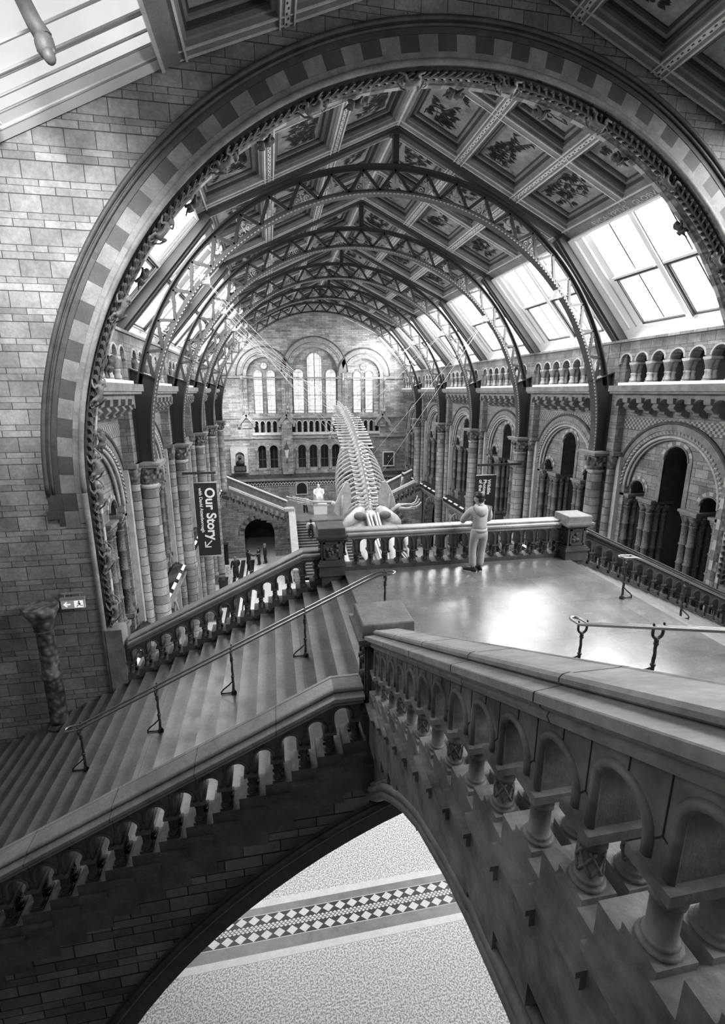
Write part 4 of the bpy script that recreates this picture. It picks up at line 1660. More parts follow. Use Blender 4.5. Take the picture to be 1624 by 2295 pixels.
def far_group(cx, hw, spring, lights, label, rondel=None):
    t = thing('arched_window_surround', label, 'arch', (cx, YB, 11.6), 'window surrounds of the end wall')
    b_ = MB()
    b_.wall(XZ, cx - hw - .1, cx + hw + .1, 11.4, spring + hw + .1, [(cx + x, w, 11.75, z) for x, w, z in lights], YB + .3, YB + .6, seg=16)
    b_.build('back_wall', M['brick_far'], t)
    b_ = MB()
    for k, r in enumerate((hw + .02, hw + .2, hw + .38)):
        b_.arc_tube(XZ, cx, spring, r, 0, PI, YB + .2 - k * .1, .07, 32)
    b_.build('roll_mouldings', M['stone'], t)
    b_ = MB()
    b_.ring(XZ, cx, spring, hw + .48, hw + .85, 0, PI, YB - .06, YB + .05, 45, (0, 1))
    b_.build('voussoirs', [M['vous_l'], M['stone']], t)
    b_ = MB()
    b_.arc_tube(XZ, cx, spring, hw + .92, 0, PI, YB - .06, .06, 36)
    b_.build('hood_moulding', M['stone_d'], t)
    for s in (-1, 1):
        for k in range(3):
            b_ = MB()
            x = cx + s * (hw + .04 + k * .2)
            b_.lathe([(.12, 11.6), (.12, 11.9), (.075, 12.0), (.075, 14.55), (.1, 14.6), (.14, 15.0)], (x, YB + .15 - k * .09, spring - 15.1), 10)
            b_.build('colonnette', M['drum'], t)
    for x, w, z in lights:
        b_ = MB()
        b_.arc_tube(XZ, cx + x, z, w + .03, 0, PI, YB + .28, .05, 16)
        for s in (-1, 1):
            b_.tube([(cx + x + s * (w + .03), YB + .28, 11.75), (cx + x + s * (w + .03), YB + .28, z)], .05, 6)
        b_.build('light_frame', M['stone'], t)
    return t


far_group(0, 2.2, 15.55, [(-1.54, .48, 15.32), (0, .69, 16.58), (1.54, .48, 15.32)], 'largest round arch on the end wall, framing three tall lit windows')
far_group(-4.7, 1.6, 15.2, [(-.59, .38, 15.3), (.59, .38, 15.3)], 'round arch left of centre on the end wall, over two lit windows')
far_group(4.7, 1.6, 15.2, [(-.59, .38, 15.3), (.59, .38, 15.3)], 'round arch right of centre on the end wall, over two lit windows')
wn = nwin
for cx, w, z in ((-1.54, .48, 15.32), (0, .69, 16.58), (1.54, .48, 15.32), (-5.29, .38, 15.3), (-4.11, .38, 15.3), (4.11, .38, 15.3), (5.29, .38, 15.3)):
    wn += 1
    b = MB()
    pts = [(cx - w, YB + .45, 11.75), (cx + w, YB + .45, 11.75)] + [(cx + w * math.cos(PI * i / 16), YB + .45, z + w * math.sin(PI * i / 16)) for i in range(17)]
    b.poly(pts)
    o = struct(b, 'window_%d' % wn, M['leaded'])
    b = MB()
    for zz in (12.0, 13.4, 14.8):
        b.box(cx - w, cx + w, YB + .42, YB + .45, zz - .02, zz + .02)
    if w > .6:
        b.box(cx - .03, cx + .03, YB + .42, YB + .45, 11.75, z + w)
    b.build('saddle_bars', M['iron_m'], o)
for cx in (-4.7, 4.7):
    wn += 1
    b = MB()
    b.lathe([(.001, 0), (.27, 0)], (cx, YB + .29, 16.05), 20, rot=Matrix.Rotation(PI / 2, 3, 'X'), smooth=False)
    o = struct(b, 'window_%d' % wn, M['leaded'])
    b = MB()
    b.tube([(cx + .3 * math.cos(a), YB + .28, 16.05 + .3 * math.sin(a)) for a in [2 * PI * q / 20 for q in range(20)]], .04, 6, loop=True)
    b.build('round_frame', M['stone'], o)
for k, (x, w) in enumerate(zs):
    wn += 1
    b = MB()
    b.poly([(x - w, YB + .4, 6.5), (x + w, YB + .4, 6.5)] + [(x + w * math.cos(PI * i / 12), YB + .4, 8.35 + w * math.sin(PI * i / 12)) for i in range(13)])
    o = struct(b, 'window_%d' % wn, M['dark_glass'])
    b = MB()
    b.box(x - w, x + w, YB + .36, YB + .4, 7.3, 7.36)
    b.box(x - .02, x + .02, YB + .36, YB + .4, 6.5, 8.6)
    b.build('glazing_bars', M['iron_m'], o)


def trimbox(n, x0, x1, y0, y1, z0, z1, m):
    q = MB()
    q.box(x0, x1, y0, y1, z0, z1)
    return struct(q, 'trim_%d' % n, m)


trimbox(30, -8.9, 8.9, YB - .1, YB + .02, 14.93, 15.06, M['stone'])
trimbox(31, -8.9, 8.9, YB - .14, YB + .02, 11.25, 11.4, M['stone'])
trimbox(32, -8.9, 8.9, YB - .12, YB + .02, 9.35, 9.45, M['stone'])
trimbox(33, -8.9, 8.9, YB - .25, YB + .02, 5.3, 5.5, M['stone'])
trimbox(34, -8.9, 8.9, YB - .1, YB + .02, 5.5, 5.95, M['stone_d'])
q = MB()
q.box(-8.9, 8.9, YB - .02, YB + .02, 4.72, 5.2)
for i in range(60):
    x = -8.9 + i * .3
    for z, sg in ((4.98, 1),):
        q.add([(x, YB - .025, z - .12), (x + .15, YB - .025, z + .1), (x + .3, YB - .025, z - .12), (x + .3, YB - .025, z), (x + .15, YB - .025, z + .2), (x, YB - .025, z)], ((0, 1, 4, 5), (1, 2, 3, 4)), 1)
for i in range(100):
    x = -8.9 + i * .18
    q.add([(x, YB - .025, 4.74), (x + .09, YB - .025, 4.74), (x + .09, YB - .025, 4.82), (x, YB - .025, 4.82)], ((0, 1, 2, 3),), 1)
struct(q, 'trim_35', [M['stone_d'], M['tile_w']])

# window arcade mouldings and little piers
ar = thing('window_arcade', 'row of small round arches over the dark lower windows of the end wall', 'arcade', (0, YB, 6.2))
b = MB()
for x, w in zs:
    b.ring(XZ, x, 8.35, w + .03, w + .2, 0, PI, YB - .08, YB + .02, 14)
b.build('arch_rings', M['stone'], ar)
for x in (-5.75, -4.65, -3.55, -1.95, -.85, .25, 1.35, 2.45, 3.55, 4.65, 5.75):
    b = MB()
    b.lathe([(.13, 6.3), (.13, 6.5), (.08, 6.6), (.075, 8.0), (.1, 8.05), (.15, 8.3), (.15, 8.38)], (x, YB - .02, 0), 10)
    b.box(x - .13, x + .13, YB - .15, YB + .05, 5.95, 6.3)
    b.build('colonnette', M['stone'], ar)
gb = thing('gallery_balustrade', 'pale arcaded gallery front across the end wall below the lit windows', 'balustrade', (0, YB, 9.5))
b = MB()
for x in gal:
    b.ring(XZ, x, 10.85, .17, .235, 0, PI, YB - .05, YB + .02, 8)
b.build('arch_rings', M['stone_l'], gb)
for x in sorted({round(x + e, 3) for x in gal for e in (-.285, .285)}):
    b = MB()
    b.lathe([(.06, 9.95), (.04, 10.05), (.04, 10.7), (.07, 10.85)], (x, YB - .01, 0), 6)
    b.build('colonnette', M['stone_l'], gb)
b = MB()
b.box(-6, 6.3, YB - .1, YB + .02, 9.7, 9.95)
b.build('sill', M['stone_l'], gb)
for i, x in enumerate((-6.5, -2.8, 2.9, 6.5)):
    w = ['far left', 'left of centre', 'right of centre', 'far right'][i]
    t = thing('gabled_pier', 'shallow wall pier with a little stone gable on the end wall, ' + w, 'pier', (x, YB, 5.9), 'gabled piers of the end wall')
    b = MB()
    hw = .5 if i in (1, 2) else .2
    if i in (1, 2):
        b.box(x - .5, x + .5, YB - .3, YB + .02, 5.95, 11.2)
    else:
        b.box(x - .45, x + .45, YB - .12, YB + .02, 10.4, 11.2)
    b.build('shaft', M['brick_far'], t)
    b = MB()
    for s in (-1, 1):
        b.bar((x + s * .75, YB - .3, 10.75), (x, YB - .3, 11.65), .3, .12, up=(0, 1, 0))
        b.cbox((x + s * .68, YB - .25, 10.65), .22, .35, .3)
    b.cbox((x, YB - .3, 11.8), .12, .12, .35)
    b.build('gable', M['stone'], t)
lt = thing('wall_lantern', 'small pointed wall lantern on the pier left of centre on the end wall', 'lantern', (-2.9, YB - .55, 7.6))
b = MB()
b.lathe([(.02, 7.5), (.1, 7.6), (.2, 8.35), (.22, 8.4)], (-2.9, YB - .6, 0), 6, smooth=False)
b.build('lantern_glass', M['cloth_w'], lt)
b = MB()
b.lathe([(.26, 8.4), (.1, 8.75), (.05, 8.9), (.01, 9.2)], (-2.9, YB - .6, 0), 6, smooth=False)
b.box(-2.94, -2.86, YB - .6, YB - .25, 7.42, 7.5)
b.tube([(-2.9, YB - .3, 7.0), (-2.9, YB - .55, 7.1), (-2.9, YB - .6, 7.5)], .04, 6)
b.build('bracket', M['iron'], lt)

# pictures and tablets on the end wall
bu = thing('niche_bust', 'dark bust on a block in a pale arched niche, left on the end wall', 'bust', (-7.35, YB - .2, 6.2))
b = MB()
b.wall(XZ, -8.15, -6.55, 6.15, 8.6, [(-7.3, .42, 6.9, 7.75)], YB - .25, YB + .02, seg=14)
b.build('niche', M['stone_l'], bu)
b = MB()
b.box(-7.72, -6.9, YB - .02, YB + .0, 6.9, 8.2)
b.build('niche_back', M['stone'], bu)
b = MB()
b.ball((-7.3, YB - .3, 7.62), .17, .18, .23)
b.loft([[(-7.3 + rx * math.cos(a), YB - .3 + ry * math.sin(a), z) for a in [2 * PI * q / 12 for q in range(12)]] for rx, ry, z in ((.36, .2, 6.9), (.42, .22, 7.1), (.34, .19, 7.28), (.14, .12, 7.4), (.11, .11, 7.5))], smooth=True)
b.build('bust', M['bronze'], bu)
b = MB()
b.box(-7.85, -6.75, YB - .5, YB - .1, 6.35, 6.9)
b.build('plinth', M['bronze'], bu)
b = MB()
b.box(-7.78, -6.82, YB - .515, YB - .5, 6.42, 6.82)
b.build('name_tablet', M['stone_d'], bu)
po = thing('portrait_painting', 'framed dark portrait of a seated figure on the right of the end wall', 'painting', (7.2, YB - .05, 7.1))
b = MB()
for x0, x1, z0, z1 in ((6.6, 7.85, 6.4, 6.52), (6.6, 7.85, 7.8, 7.92), (6.6, 6.72, 6.52, 7.8), (7.73, 7.85, 6.52, 7.8)):
    b.box(x0, x1, YB - .12, YB + .01, z0, z1)
b.build('frame', M['cof_l'], po)
b = MB()
b.box(6.72, 7.73, YB - .06, YB + .01, 6.52, 7.8)
y = YB - .065
b.poly([(6.95, y, 6.54), (7.6, y, 6.54), (7.45, y, 7.1), (7.3, y, 7.35), (7.15, y, 7.3), (7.0, y, 6.9)], 1)
b.poly([(7.22 + .075 * math.cos(a), y - .002, 7.42 + .1 * math.sin(a)) for a in [2 * PI * q / 12 for q in range(12)]], 2)
b.poly([(7.15, y - .002, 6.95), (7.27, y - .002, 6.9), (7.22, y - .002, 7.02)], 2)
b.build('canvas', [M['canvas'], M['cloth_k'], M['skin']], po)
b = MB()
b.box(7.05, 7.4, YB - .04, YB + .01, 6.2, 6.32)
b.build('caption_plate', M['bronze'], po)
pl = thing('wall_tablet', 'dark round-headed tablet with pale rim on the wall behind the white statue', 'tablet', (-1.55, YB - .05, 3.9))
b = MB()
b.wall(XZ, -2.15, -.95, 3.8, 5.15, [(-1.55, .5, 3.9, 4.5)], YB - .1, YB + .01, seg=12)
b.build('rim', M['stone_l'], pl)
b = MB()
b.box(-2.06, -1.04, YB - .05, YB + .01, 3.9, 5.05)
b.build('tablet', M['bronze'], pl)

# ------------------------------------------------------------------ far landing, its stairs
FL, FY0, FY1 = 3.0, 40.1, 46.4
fld = thing('far_landing', 'far stone landing below the end wall where the white statue sits', 'landing', (0, 43.5, 2.7))
b = MB()
b.box(-3.2, 3.2, FY0, YB, FL - .25, FL)
b.build('paving', M['tread'], fld)
cs = thing('staircase', 'dark central flight far below, rising to the statue landing', 'staircase', (0, 37.5, 0))
for j in range(20):
    b = MB()
    z = FL - .15 * (j + 1)
    y0 = FY0 - .3 * j
    b.box(-2.6, 2.6, y0 - .33, y0, z - .04, z, 0)
    b.box(-2.6, 2.6, y0 - .3, y0, max(z - .15, 0), z - .04, 1)
    b.build('step', [M['tread'], M['cof_d']], cs)
for s in (-1, 1):
    b = MB()
    b.prism([(s * 2.62, 34.0, 0), (s * 2.62, FY0, 0), (s * 2.62, FY0, FL + .05), (s * 2.62, 34.0, .15)], (s * .5, 0, 0), 0)
    b.prism([(s * 2.58, 33.6, .95), (s * 2.58, FY0, FL + 1.0), (s * 2.58, FY0, FL + 1.12), (s * 2.58, 33.6, 1.07)], (s * .56, 0, 0), 1)
    b.prism([(s * 2.7, 33.6, .0), (s * 2.7, FY0, FL), (s * 2.7, FY0, FL + 1.02), (s * 2.7, 33.6, .97)], (s * .34, 0, 0), 0)
    tag(b.build('stair_wall', [M['brick_far'], M['stone_l']]), 'pale sloping wall on the %s of the far central flight' % SIDE[s], 'wall')
for s in (-1, 1):
    nm = 'short newel with carved panel at the %s corner of the far landing' % SIDE[s]
    t = thing('newel_post', nm, 'newel', (s * 3.05, FY0 + .05, FL), 'newels of the far landing')
    b = MB()
    b.box(s * 3.05 - .3, s * 3.05 + .3, FY0 - .25, FY0 + .35, 1.6, FL + .95)
    b.build('shaft', M['stone'], t)
    b = MB()
    b.box(s * 3.05 - .4, s * 3.05 + .4, FY0 - .35, FY0 + .45, FL + .95, FL + 1.2)
    b.build('cap', M['stone_l'], t)
    b = MB()
    b.box(s * 3.05 - .2, s * 3.05 + .2, FY0 - .27, FY0 - .24, FL + .35, FL + .8)
    b.build('carved_panel', M['capital'], t)
    # branch flight: wall with ground arch, steps, balustrade
    w = thing('branch_stair', '%s branch stair of the far landing above a ground floor arch' % SIDE[s], 'staircase', (s * 5.6, FY0, 0), 'branch stairs of the far landing')

    def wl(u, v, d, s=s):
        return (s * u, d, v)
    b = MB()
    b.wall(wl, 3.0, 8.6, 0, lambda u: FL - .25 + SLOPE * max(u - 3.3, 0), [(5.62, 1.25, 0, 2.1)], FY0, FY0 + .5, seg=20)
    b.build('wall', M['brick_far'], w)
    b = MB()
    b.ring(wl, 5.62, 2.1, 1.26, 1.62, 0, PI, FY0 - .05, FY0 + .02, 17, (0, 1))
    b.build('voussoirs', [M['vous_l'], M['vous_d']], w)
    b = MB()
    b.arc_tube(wl, 5.62, 2.1, 1.66, 0, PI, FY0 - .05, .05, 24)
    b.box(s * 5.62 - 2.6, s * 5.62 - 1.26, FY0 - .08, FY0 + .02, .55, .7)
    b.box(s * 5.62 + 1.26, s * 5.62 + 2.5, FY0 - .08, FY0 + .02, .55, .7)
    b.build('hood_moulding', M['stone'], w)
    for i in range(18):
        b = MB()
        x0, z = 3.3 + RUN * i, FL + RISE * (i + 1)
        b.box(*sorted((s * x0, s * (x0 + RUN + .02))), FY0 + .45, 43.4, z - .3, z)
        b.build('step', M['tread'], w)
    b = MB()
    b.box(*sorted((s * 3.6, s * 8.9)), 46.0, 46.2, 0, 2.6)
    b.build('passage_back', M['void'], w)
    b = MB()
    b.box(*sorted((s * 4.6, s * 6.5)), 45.9, 46.0, 1.2, 2.35)
    b.build('passage_panel', M['stone_d'], w)
    b = MB()
    b.box(*sorted((s * 3.2, s * 8.9)), 43.2, YB, 2.75, 2.95)
    b.box(*sorted((s * 3.2, s * 3.4)), FY0 + .4, 46.2, 0, 2.8)
    b.build('passage_vault', M['void'], w)  # slab and side wall added to keep light out of the passage
    fb = balustrade('%s balustrade rising from the far landing along the branch stair' % SIDE[s], (s * 4.0625, FY0 + .12), (s, 0), (0, 1), 10, FL - .22 + SLOPE * (5.65 - 3.35) - SLOPE * 1.5875, RISE, M['stone'], M['stone_l'], BAL, 0, group='far balustrades', foot=.28)
    fb.scale = (1.4, 1.4, 1.4)
    b = MB()
    b.prism([(s * 3.2, 43.4, FL), (s * 8.6, 43.4, FL + SLOPE * 5.4), (s * 8.6, 43.4, FL + SLOPE * 5.4 + 1.0), (s * 3.2, 43.4, FL + 1.0)], (0, .2, 0), 0)
    b.prism([(s * 3.1, 43.3, FL + 1.0), (s * 8.6, 43.3, FL + SLOPE * 5.5 + 1.0), (s * 8.6, 43.3, FL + SLOPE * 5.5 + 1.09), (s * 3.1, 43.3, FL + 1.09)], (0, .4, 0), 1)
    tag(b.build('stair_parapet', [M['stone'], M['tile_w']]), 'panelled parapet with pale rail behind the %s branch stair' % SIDE[s], 'parapet')

# statue and white box
st = thing('seated_statue', 'white marble statue of a seated bearded man in front of the tablet', 'statue', (0, 45.9, FL))
b = MB()


def body_loft(b_, rows, n=14, m=0):
    b_.loft([[(x + rx * math.cos(a), y + ry * math.sin(a), z) for a in [2 * PI * q / n for q in range(n)]] for x, y, z, rx, ry in rows], smooth=True, m=m)


zz = 3.35
body_loft(b, [(0, 45.7, zz, .42, .48), (0, 45.68, zz + .45, .40, .46), (0, 45.85, zz + .62, .38, .34), (0, 46.0, zz + .9, .36, .26), (0, 46.02, zz + 1.2, .38, .24), (0, 46.0, zz + 1.32, .2, .16), (0, 45.98, zz + 1.4, .1, .1)])
b.ball((0, 45.96, zz + 1.56), .13, .15, .18)
b.ball((0, 45.86, zz + 1.42), .09, .08, .16)
for s in (-1, 1):
    b.tube([(s * .36, 46.0, zz + 1.2), (s * .46, 45.85, zz + .85), (s * .3, 45.5, zz + .68)], [.12, .11, .07], 8)
    b.tube([(s * .18, 45.8, zz + .6), (s * .2, 45.25, zz + .6), (s * .2, 45.2, zz + .05)], [.17, .15, .1], 8)
b.build('figure', M['marble'], st)
b = MB()
b.box(-.55, .55, 45.0, 46.5, FL, zz)
b.box(-.5, .5, 46.2, 46.45, zz, zz + 1.0)
b.build('chair_and_base', M['marble'], st)
bx_ = MB()
bx_.box(-.82, .38, 42.1, 43.0, FL, FL + .85)
bx_.box(-.84, .40, 42.08, 43.02, FL + .8, FL + .88)
tag(bx_.build('white_plinth', M['marble']), 'plain white box plinth standing on the far landing before the statue', 'plinth')

# ------------------------------------------------------------------ whale skeleton
SP = [(0.95, 25.6, 6.75), (1.12, 26.4, 6.85), (1.19, 27, 7.06), (1.25, 28, 7.65), (1.34, 29.2, 8.25), (1.42, 30.8, 8.99), (1.49, 32.8, 9.93), (1.49, 34.6, 10.69), (1.47, 37, 11.5), (1.43, 39.5, 12.2), (1.42, 41.6, 12.5), (1.35, 42.7, 12.25), (1.25, 43.4, 11.6), (1.15, 44.1, 10.6), (1.0, 44.7, 9.5)]


def spline(P, t):
    n = len(P) - 1
    i = min(int(t), n - 1)
    f = t - i
    p = [Vector(P[max(0, min(n, i + k))]) for k in (-1, 0, 1, 2)]
    return .5 * ((2 * p[1]) + (p[2] - p[0]) * f + (2 * p[0] - 5 * p[1] + 4 * p[2] - p[3]) * f * f + (3 * p[1] - p[0] - 3 * p[2] + p[3]) * f ** 3)


dense = [spline(SP, i * (len(SP) - 1) / 600) for i in range(601)]
cum = [0.0]
for a, c in zip(dense[:-1], dense[1:]):
    cum.append(cum[-1] + (c - a).length)


def along(d):
    d = min(max(d, 0), cum[-1] - .001)
    i = 0
    while cum[i + 1] < d:
        i += 1
    f = (d - cum[i]) / (cum[i + 1] - cum[i])
    p = dense[i].lerp(dense[i + 1], f)
    t = (dense[min(i + 4, 600)] - dense[max(i - 4, 0)]).normalized()
    return p, t


whale = thing('whale_skeleton', 'huge whale skeleton hanging in a dive beneath the roof, skull nearest', 'skeleton', (1.2, 30, 8.5))


def frame_at(d):
    p, t = along(d)
    x = Vector((1, 0, 0))
    z = x.cross(t).normalized()
    if z.z < 0 and t.z > -.3:
        z = -z
    y = t
    m = Matrix((x, y, z)).transposed().to_4x4()
    m.translation = p
    return m


def vertebra_mesh(kind):
    b_ = MB()
    R = Matrix.Rotation(-PI / 2, 3, 'X')
    b_.lathe([(.001, -.15), (.2, -.15), (.17, -.05), (.17, .05), (.2, .15), (.001, .15)], (0, 0, 0), 12, rot=R)
    if kind < 3:
        hs = (.62, .78, .5)[kind]
        b_.loft([[(x, y, z) for x, y, z in ((-.035, -.1, .15), (.035, -.1, .15), (.035, .12, .15), (-.035, .12, .15))],
                 [(x, y, z) for x, y, z in ((-.03, -.06, hs * .6), (.03, -.06, hs * .6), (.03, .12, hs * .6), (-.03, .12, hs * .6))],
                 [(x, y, z) for x, y, z in ((-.045, -.02, hs), (.045, -.02, hs), (.045, .2, hs), (-.045, .2, hs))]])
        wt = (.55, .95, .6)[kind]
        for s in (-1, 1):
            b_.loft([[(s * .15, y, z) for y, z in ((-.08, -.05), (.08, -.05), (.08, .06), (-.08, .06))],
                     [(s * wt * .6, y, z) for y, z in ((-.06, .0), (.06, .0), (.06, .05), (-.06, .05))],
                     [(s * wt, y, z) for y, z in ((-.11, .02), (.09, .02), (.09, .06), (-.11, .06))]])
    return b_.mesh('vertebra', M['bone'])


VM = [vertebra_mesh(i) for i in range(4)]
wl0 = world_loc(whale)
d = .3
nv = 0
ribs_at = []
while d < cum[-1] - .1:
    f = d / cum[-1]
    kind = 0 if f < .36 else 1 if f < .62 else 2 if f < .8 else 3
    sc = 1.05 if f < .1 else 1.2 if f < .6 else 1.2 - (f - .6) * 1.9
    m = frame_at(d)
    m.translation = m.translation - wl0
    o = bpy.data.objects.new('vertebra', VM[kind])
    COL.objects.link(o)
    o.parent = whale
    o.matrix_local = m @ Matrix.Diagonal((sc, .9 if f > .1 else .6, sc, 1))
    if .085 < f < .42:
        ribs_at.append((d, f))
    d += .47 * (1.0 if f > .1 else .62)
    nv += 1
for d, f in ribs_at:
    m = frame_at(d)
    k = math.sin(min(max((f - .04) / .40, 0), 1) * PI) ** .6
    for s in (-1, 1):
        hw, dp = .45 + 1.0 * k, .6 + 1.75 * k
        pts = []
        for q in range(12):
            a = q / 11
            x = s * (.2 + hw * math.sin(min(a * 1.5, 1.0) * PI / 2) * (1 - .25 * max(0, a - .6)))
            pts.append(m @ Vector((x, -.05 - .25 * a, .02 - dp * (a ** 1.4))))
        b = MB()
        b.tube(pts, [.07] + [.062] * 9 + [.05, .035], 6)
        b.build('rib', M['bone'], whale)
# shoulder blades
for s in (-1, 1):
    b = MB()
    c = Vector((0.92 + s * 1.4, 26.9, 7.1))
    outl = [(.12, -.35), (.32, -.1), (.30, .35), (.12, .9), (-.1, 1.35), (-.28, 1.3), (-.42, .8), (-.5, .2), (-.28, -.2), (-.1, -.4)]
    rot = Matrix.Rotation(s * -.35, 3, 'Z')
    A, B_ = [], []
    for u, v in outl:
        p = rot @ Vector((s * u * 1.3, -.25 * v, v * 1.2))
        q = rot @ Vector((0, .09, .02))
        A.append(c + p)
        B_.append(c + p + q)
    b.loft([A, B_], smooth=False)
    b.tube([c + rot @ Vector((0, -.03, -.3)), c + rot @ Vector((s * .1, -.35, .9))], [.07, .03], 6)
    b.build('shoulder_blade', M['bone'], whale)


def flipper(s, pts_h, rad_a, rad_b, digits):
    t = MB()
    t.tube(pts_h, [.16, .12, .12, .15], 8)
    t.build('upper_arm_bone', M['bone'], whale)
    for r in (rad_a, rad_b):
        t = MB()
        t.tube(r, [.10, .07, .07, .09], 8)
        t.build('forearm_bone', M['bone'], whale)
    for dg in digits:
        t = MB()
        for a, c in zip(dg[:-1], dg[1:]):
            a, c = Vector(a), Vector(c)
            e = (c - a) * .08
            t.tube([a + e, a + (c - a) * .3, a + (c - a) * .7, c - e], [.065, .04, .04, .06], 6)
            t.ball(a + e, .06, .06, .06, 6, 4)
        t.build('finger_bone', M['bone'], whale)


def lerp(a, c, t):
    return Vector(a).lerp(Vector(c), t)


# right flipper, spread towards the right wall
flipper(1, [(2.35, 26.8, 6.75), (2.55, 26.8, 7.0), (2.75, 26.8, 7.15), (3.0, 26.9, 7.2)],
        [(2.95, 26.9, 7.22), (3.2, 27, 7.22), (3.5, 27.2, 7.18), (3.75, 27.3, 7.12)], [(2.9, 26.8, 7.1), (3.2, 26.9, 7.02), (3.5, 27.1, 6.95), (3.75, 27.2, 6.95)],
        [[(3.75, 27.3, 7.14), (4.05, 27.4, 7.2), (4.2, 27.5, 7.35), (4.3, 27.6, 7.6)], [(3.75, 27.3, 7.08), (4.1, 27.4, 7.1), (4.3, 27.5, 7.2), (4.42, 27.6, 7.4)],
         [(3.78, 27.2, 7.0), (4.1, 27.3, 6.98), (4.35, 27.4, 7.06), (4.5, 27.5, 7.2)], [(3.75, 27.2, 6.92), (4.0, 27.3, 6.86), (4.2, 27.4, 6.9), (4.38, 27.5, 7.0)]])
# left flipper, long and level towards the statue
flipper(-1, [(-.1, 27.2, 6.9), (-.35, 27.5, 7.1), (-.6, 27.7, 7.2), (-.85, 28, 7.25)],
        [(-.85, 28, 7.3), (-1.2, 28.1, 7.32), (-1.6, 28.2, 7.32), (-1.95, 28.3, 7.3)], [(-.85, 28, 7.15), (-1.2, 28.1, 7.12), (-1.6, 28.2, 7.14), (-1.95, 28.3, 7.16)],
        [[(-1.95, 28.3, 7.32), (-2.4, 28.4, 7.45), (-2.8, 28.5, 7.52), (-3.2, 28.6, 7.6)], [(-1.95, 28.3, 7.26), (-2.5, 28.4, 7.36), (-3.0, 28.5, 7.48), (-3.6, 28.6, 7.64)],
         [(-1.95, 28.3, 7.2), (-2.5, 28.4, 7.24), (-3.0, 28.5, 7.34), (-3.4, 28.6, 7.44)], [(-1.95, 28.3, 7.14), (-2.4, 28.4, 7.14), (-2.8, 28.5, 7.2), (-3.1, 28.6, 7.26)]])
# skull
sk = MB()
cx, cy, cz = .92, 25.2, 6.9
for s in (-1, 1):
    rows = []
    for u, r0, r1, dz, dy in ((.35, .34, .34, .28, .1), (.55, .46, .44, .26, .1), (.85, .50, .46, .16, .0), (1.15, .44, .42, .0, -.15), (1.42, .34, .34, -.1, -.25), (1.6, .18, .2, -.18, -.3)):
        rows.append([(cx + s * u + .1 * s * math.cos(a) * 0, cy + dy + r1 * math.cos(a), cz + dz + r0 * math.sin(a)) for a in [2 * PI * q / 14 for q in range(14)]])
    sk.loft(rows, smooth=True)
body_loft(sk, [(cx, cy - .1, cz - .5, .5, .6), (cx, cy, cz - .1, .5, .55), (cx, cy + .1, cz + .3, .4, .4), (cx, cy + .15, cz + .42, .2, .2)])
sk.build('skull', M['bone'], whale)
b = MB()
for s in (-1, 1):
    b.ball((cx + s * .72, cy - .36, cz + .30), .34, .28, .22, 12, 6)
b.build('brow_hollow', M['bone_d'], whale)  # dark lumps painting the shade of the brow hollows
b = MB()
for x0, m in ((-.34, 0), (-.16, 0), (.1, 0), (.26, 0)):
    b.loft([[(cx + x0, cy - .3, cz + .1), (cx + x0 + .1, cy - .3, cz + .1), (cx + x0 + .1, cy - .3, cz + .45), (cx + x0, cy - .3, cz + .45)],
            [(cx + x0 * .8, cy - 2.2, cz - .75), (cx + x0 * .8 + .1, cy - 2.2, cz - .75), (cx + x0 * .8 + .1, cy - 2.2, cz - .5), (cx + x0 * .8, cy - 2.2, cz - .5)],
            [(cx + x0 * .3, cy - 5.2, cz - 2.2), (cx + x0 * .3 + .06, cy - 5.2, cz - 2.2), (cx + x0 * .3 + .06, cy - 5.2, cz - 2.1), (cx + x0 * .3, cy - 5.2, cz - 2.1)]])
b.build('rostrum', M['bone'], whale)
for s in (-1, 1):
    b = MB()
    b.loft([[(cx + s * .4, cy - .4, cz - .35), (cx + s * 1.5, cy - .5, cz - .45), (cx + s * 1.5, cy - .5, cz - .2), (cx + s * .4, cy - .4, cz + .05)],
            [(cx + s * .35, cy - 2.2, cz - 1.1), (cx + s * 1.0, cy - 2.2, cz - 1.2), (cx + s * 1.0, cy - 2.2, cz - 1.1), (cx + s * .35, cy - 2.2, cz - .95)],
            [(cx + s * .1, cy - 5.0, cz - 2.2), (cx + s * .2, cy - 5.0, cz - 2.2), (cx + s * .2, cy - 5.0, cz - 2.15), (cx + s * .1, cy - 5.0, cz - 2.12)]], smooth=True)
    b.build('upper_jaw_plate', M['bone'], whale)
    b = MB()
    pts = [(cx + s * 1.5, cy - .1, cz - .3), (cx + s * 1.75, cy - 1.2, cz - 1.0), (cx + s * 1.5, cy - 3, cz - 2.1), (cx + s * .7, cy - 4.8, cz - 3.0), (cx + s * .1, cy - 5.4, cz - 3.2)]
    b.tube([spline(pts, q * 4 / 16) for q in range(17)], .16, 8)
    b.build('lower_jaw', M['bone'], whale)
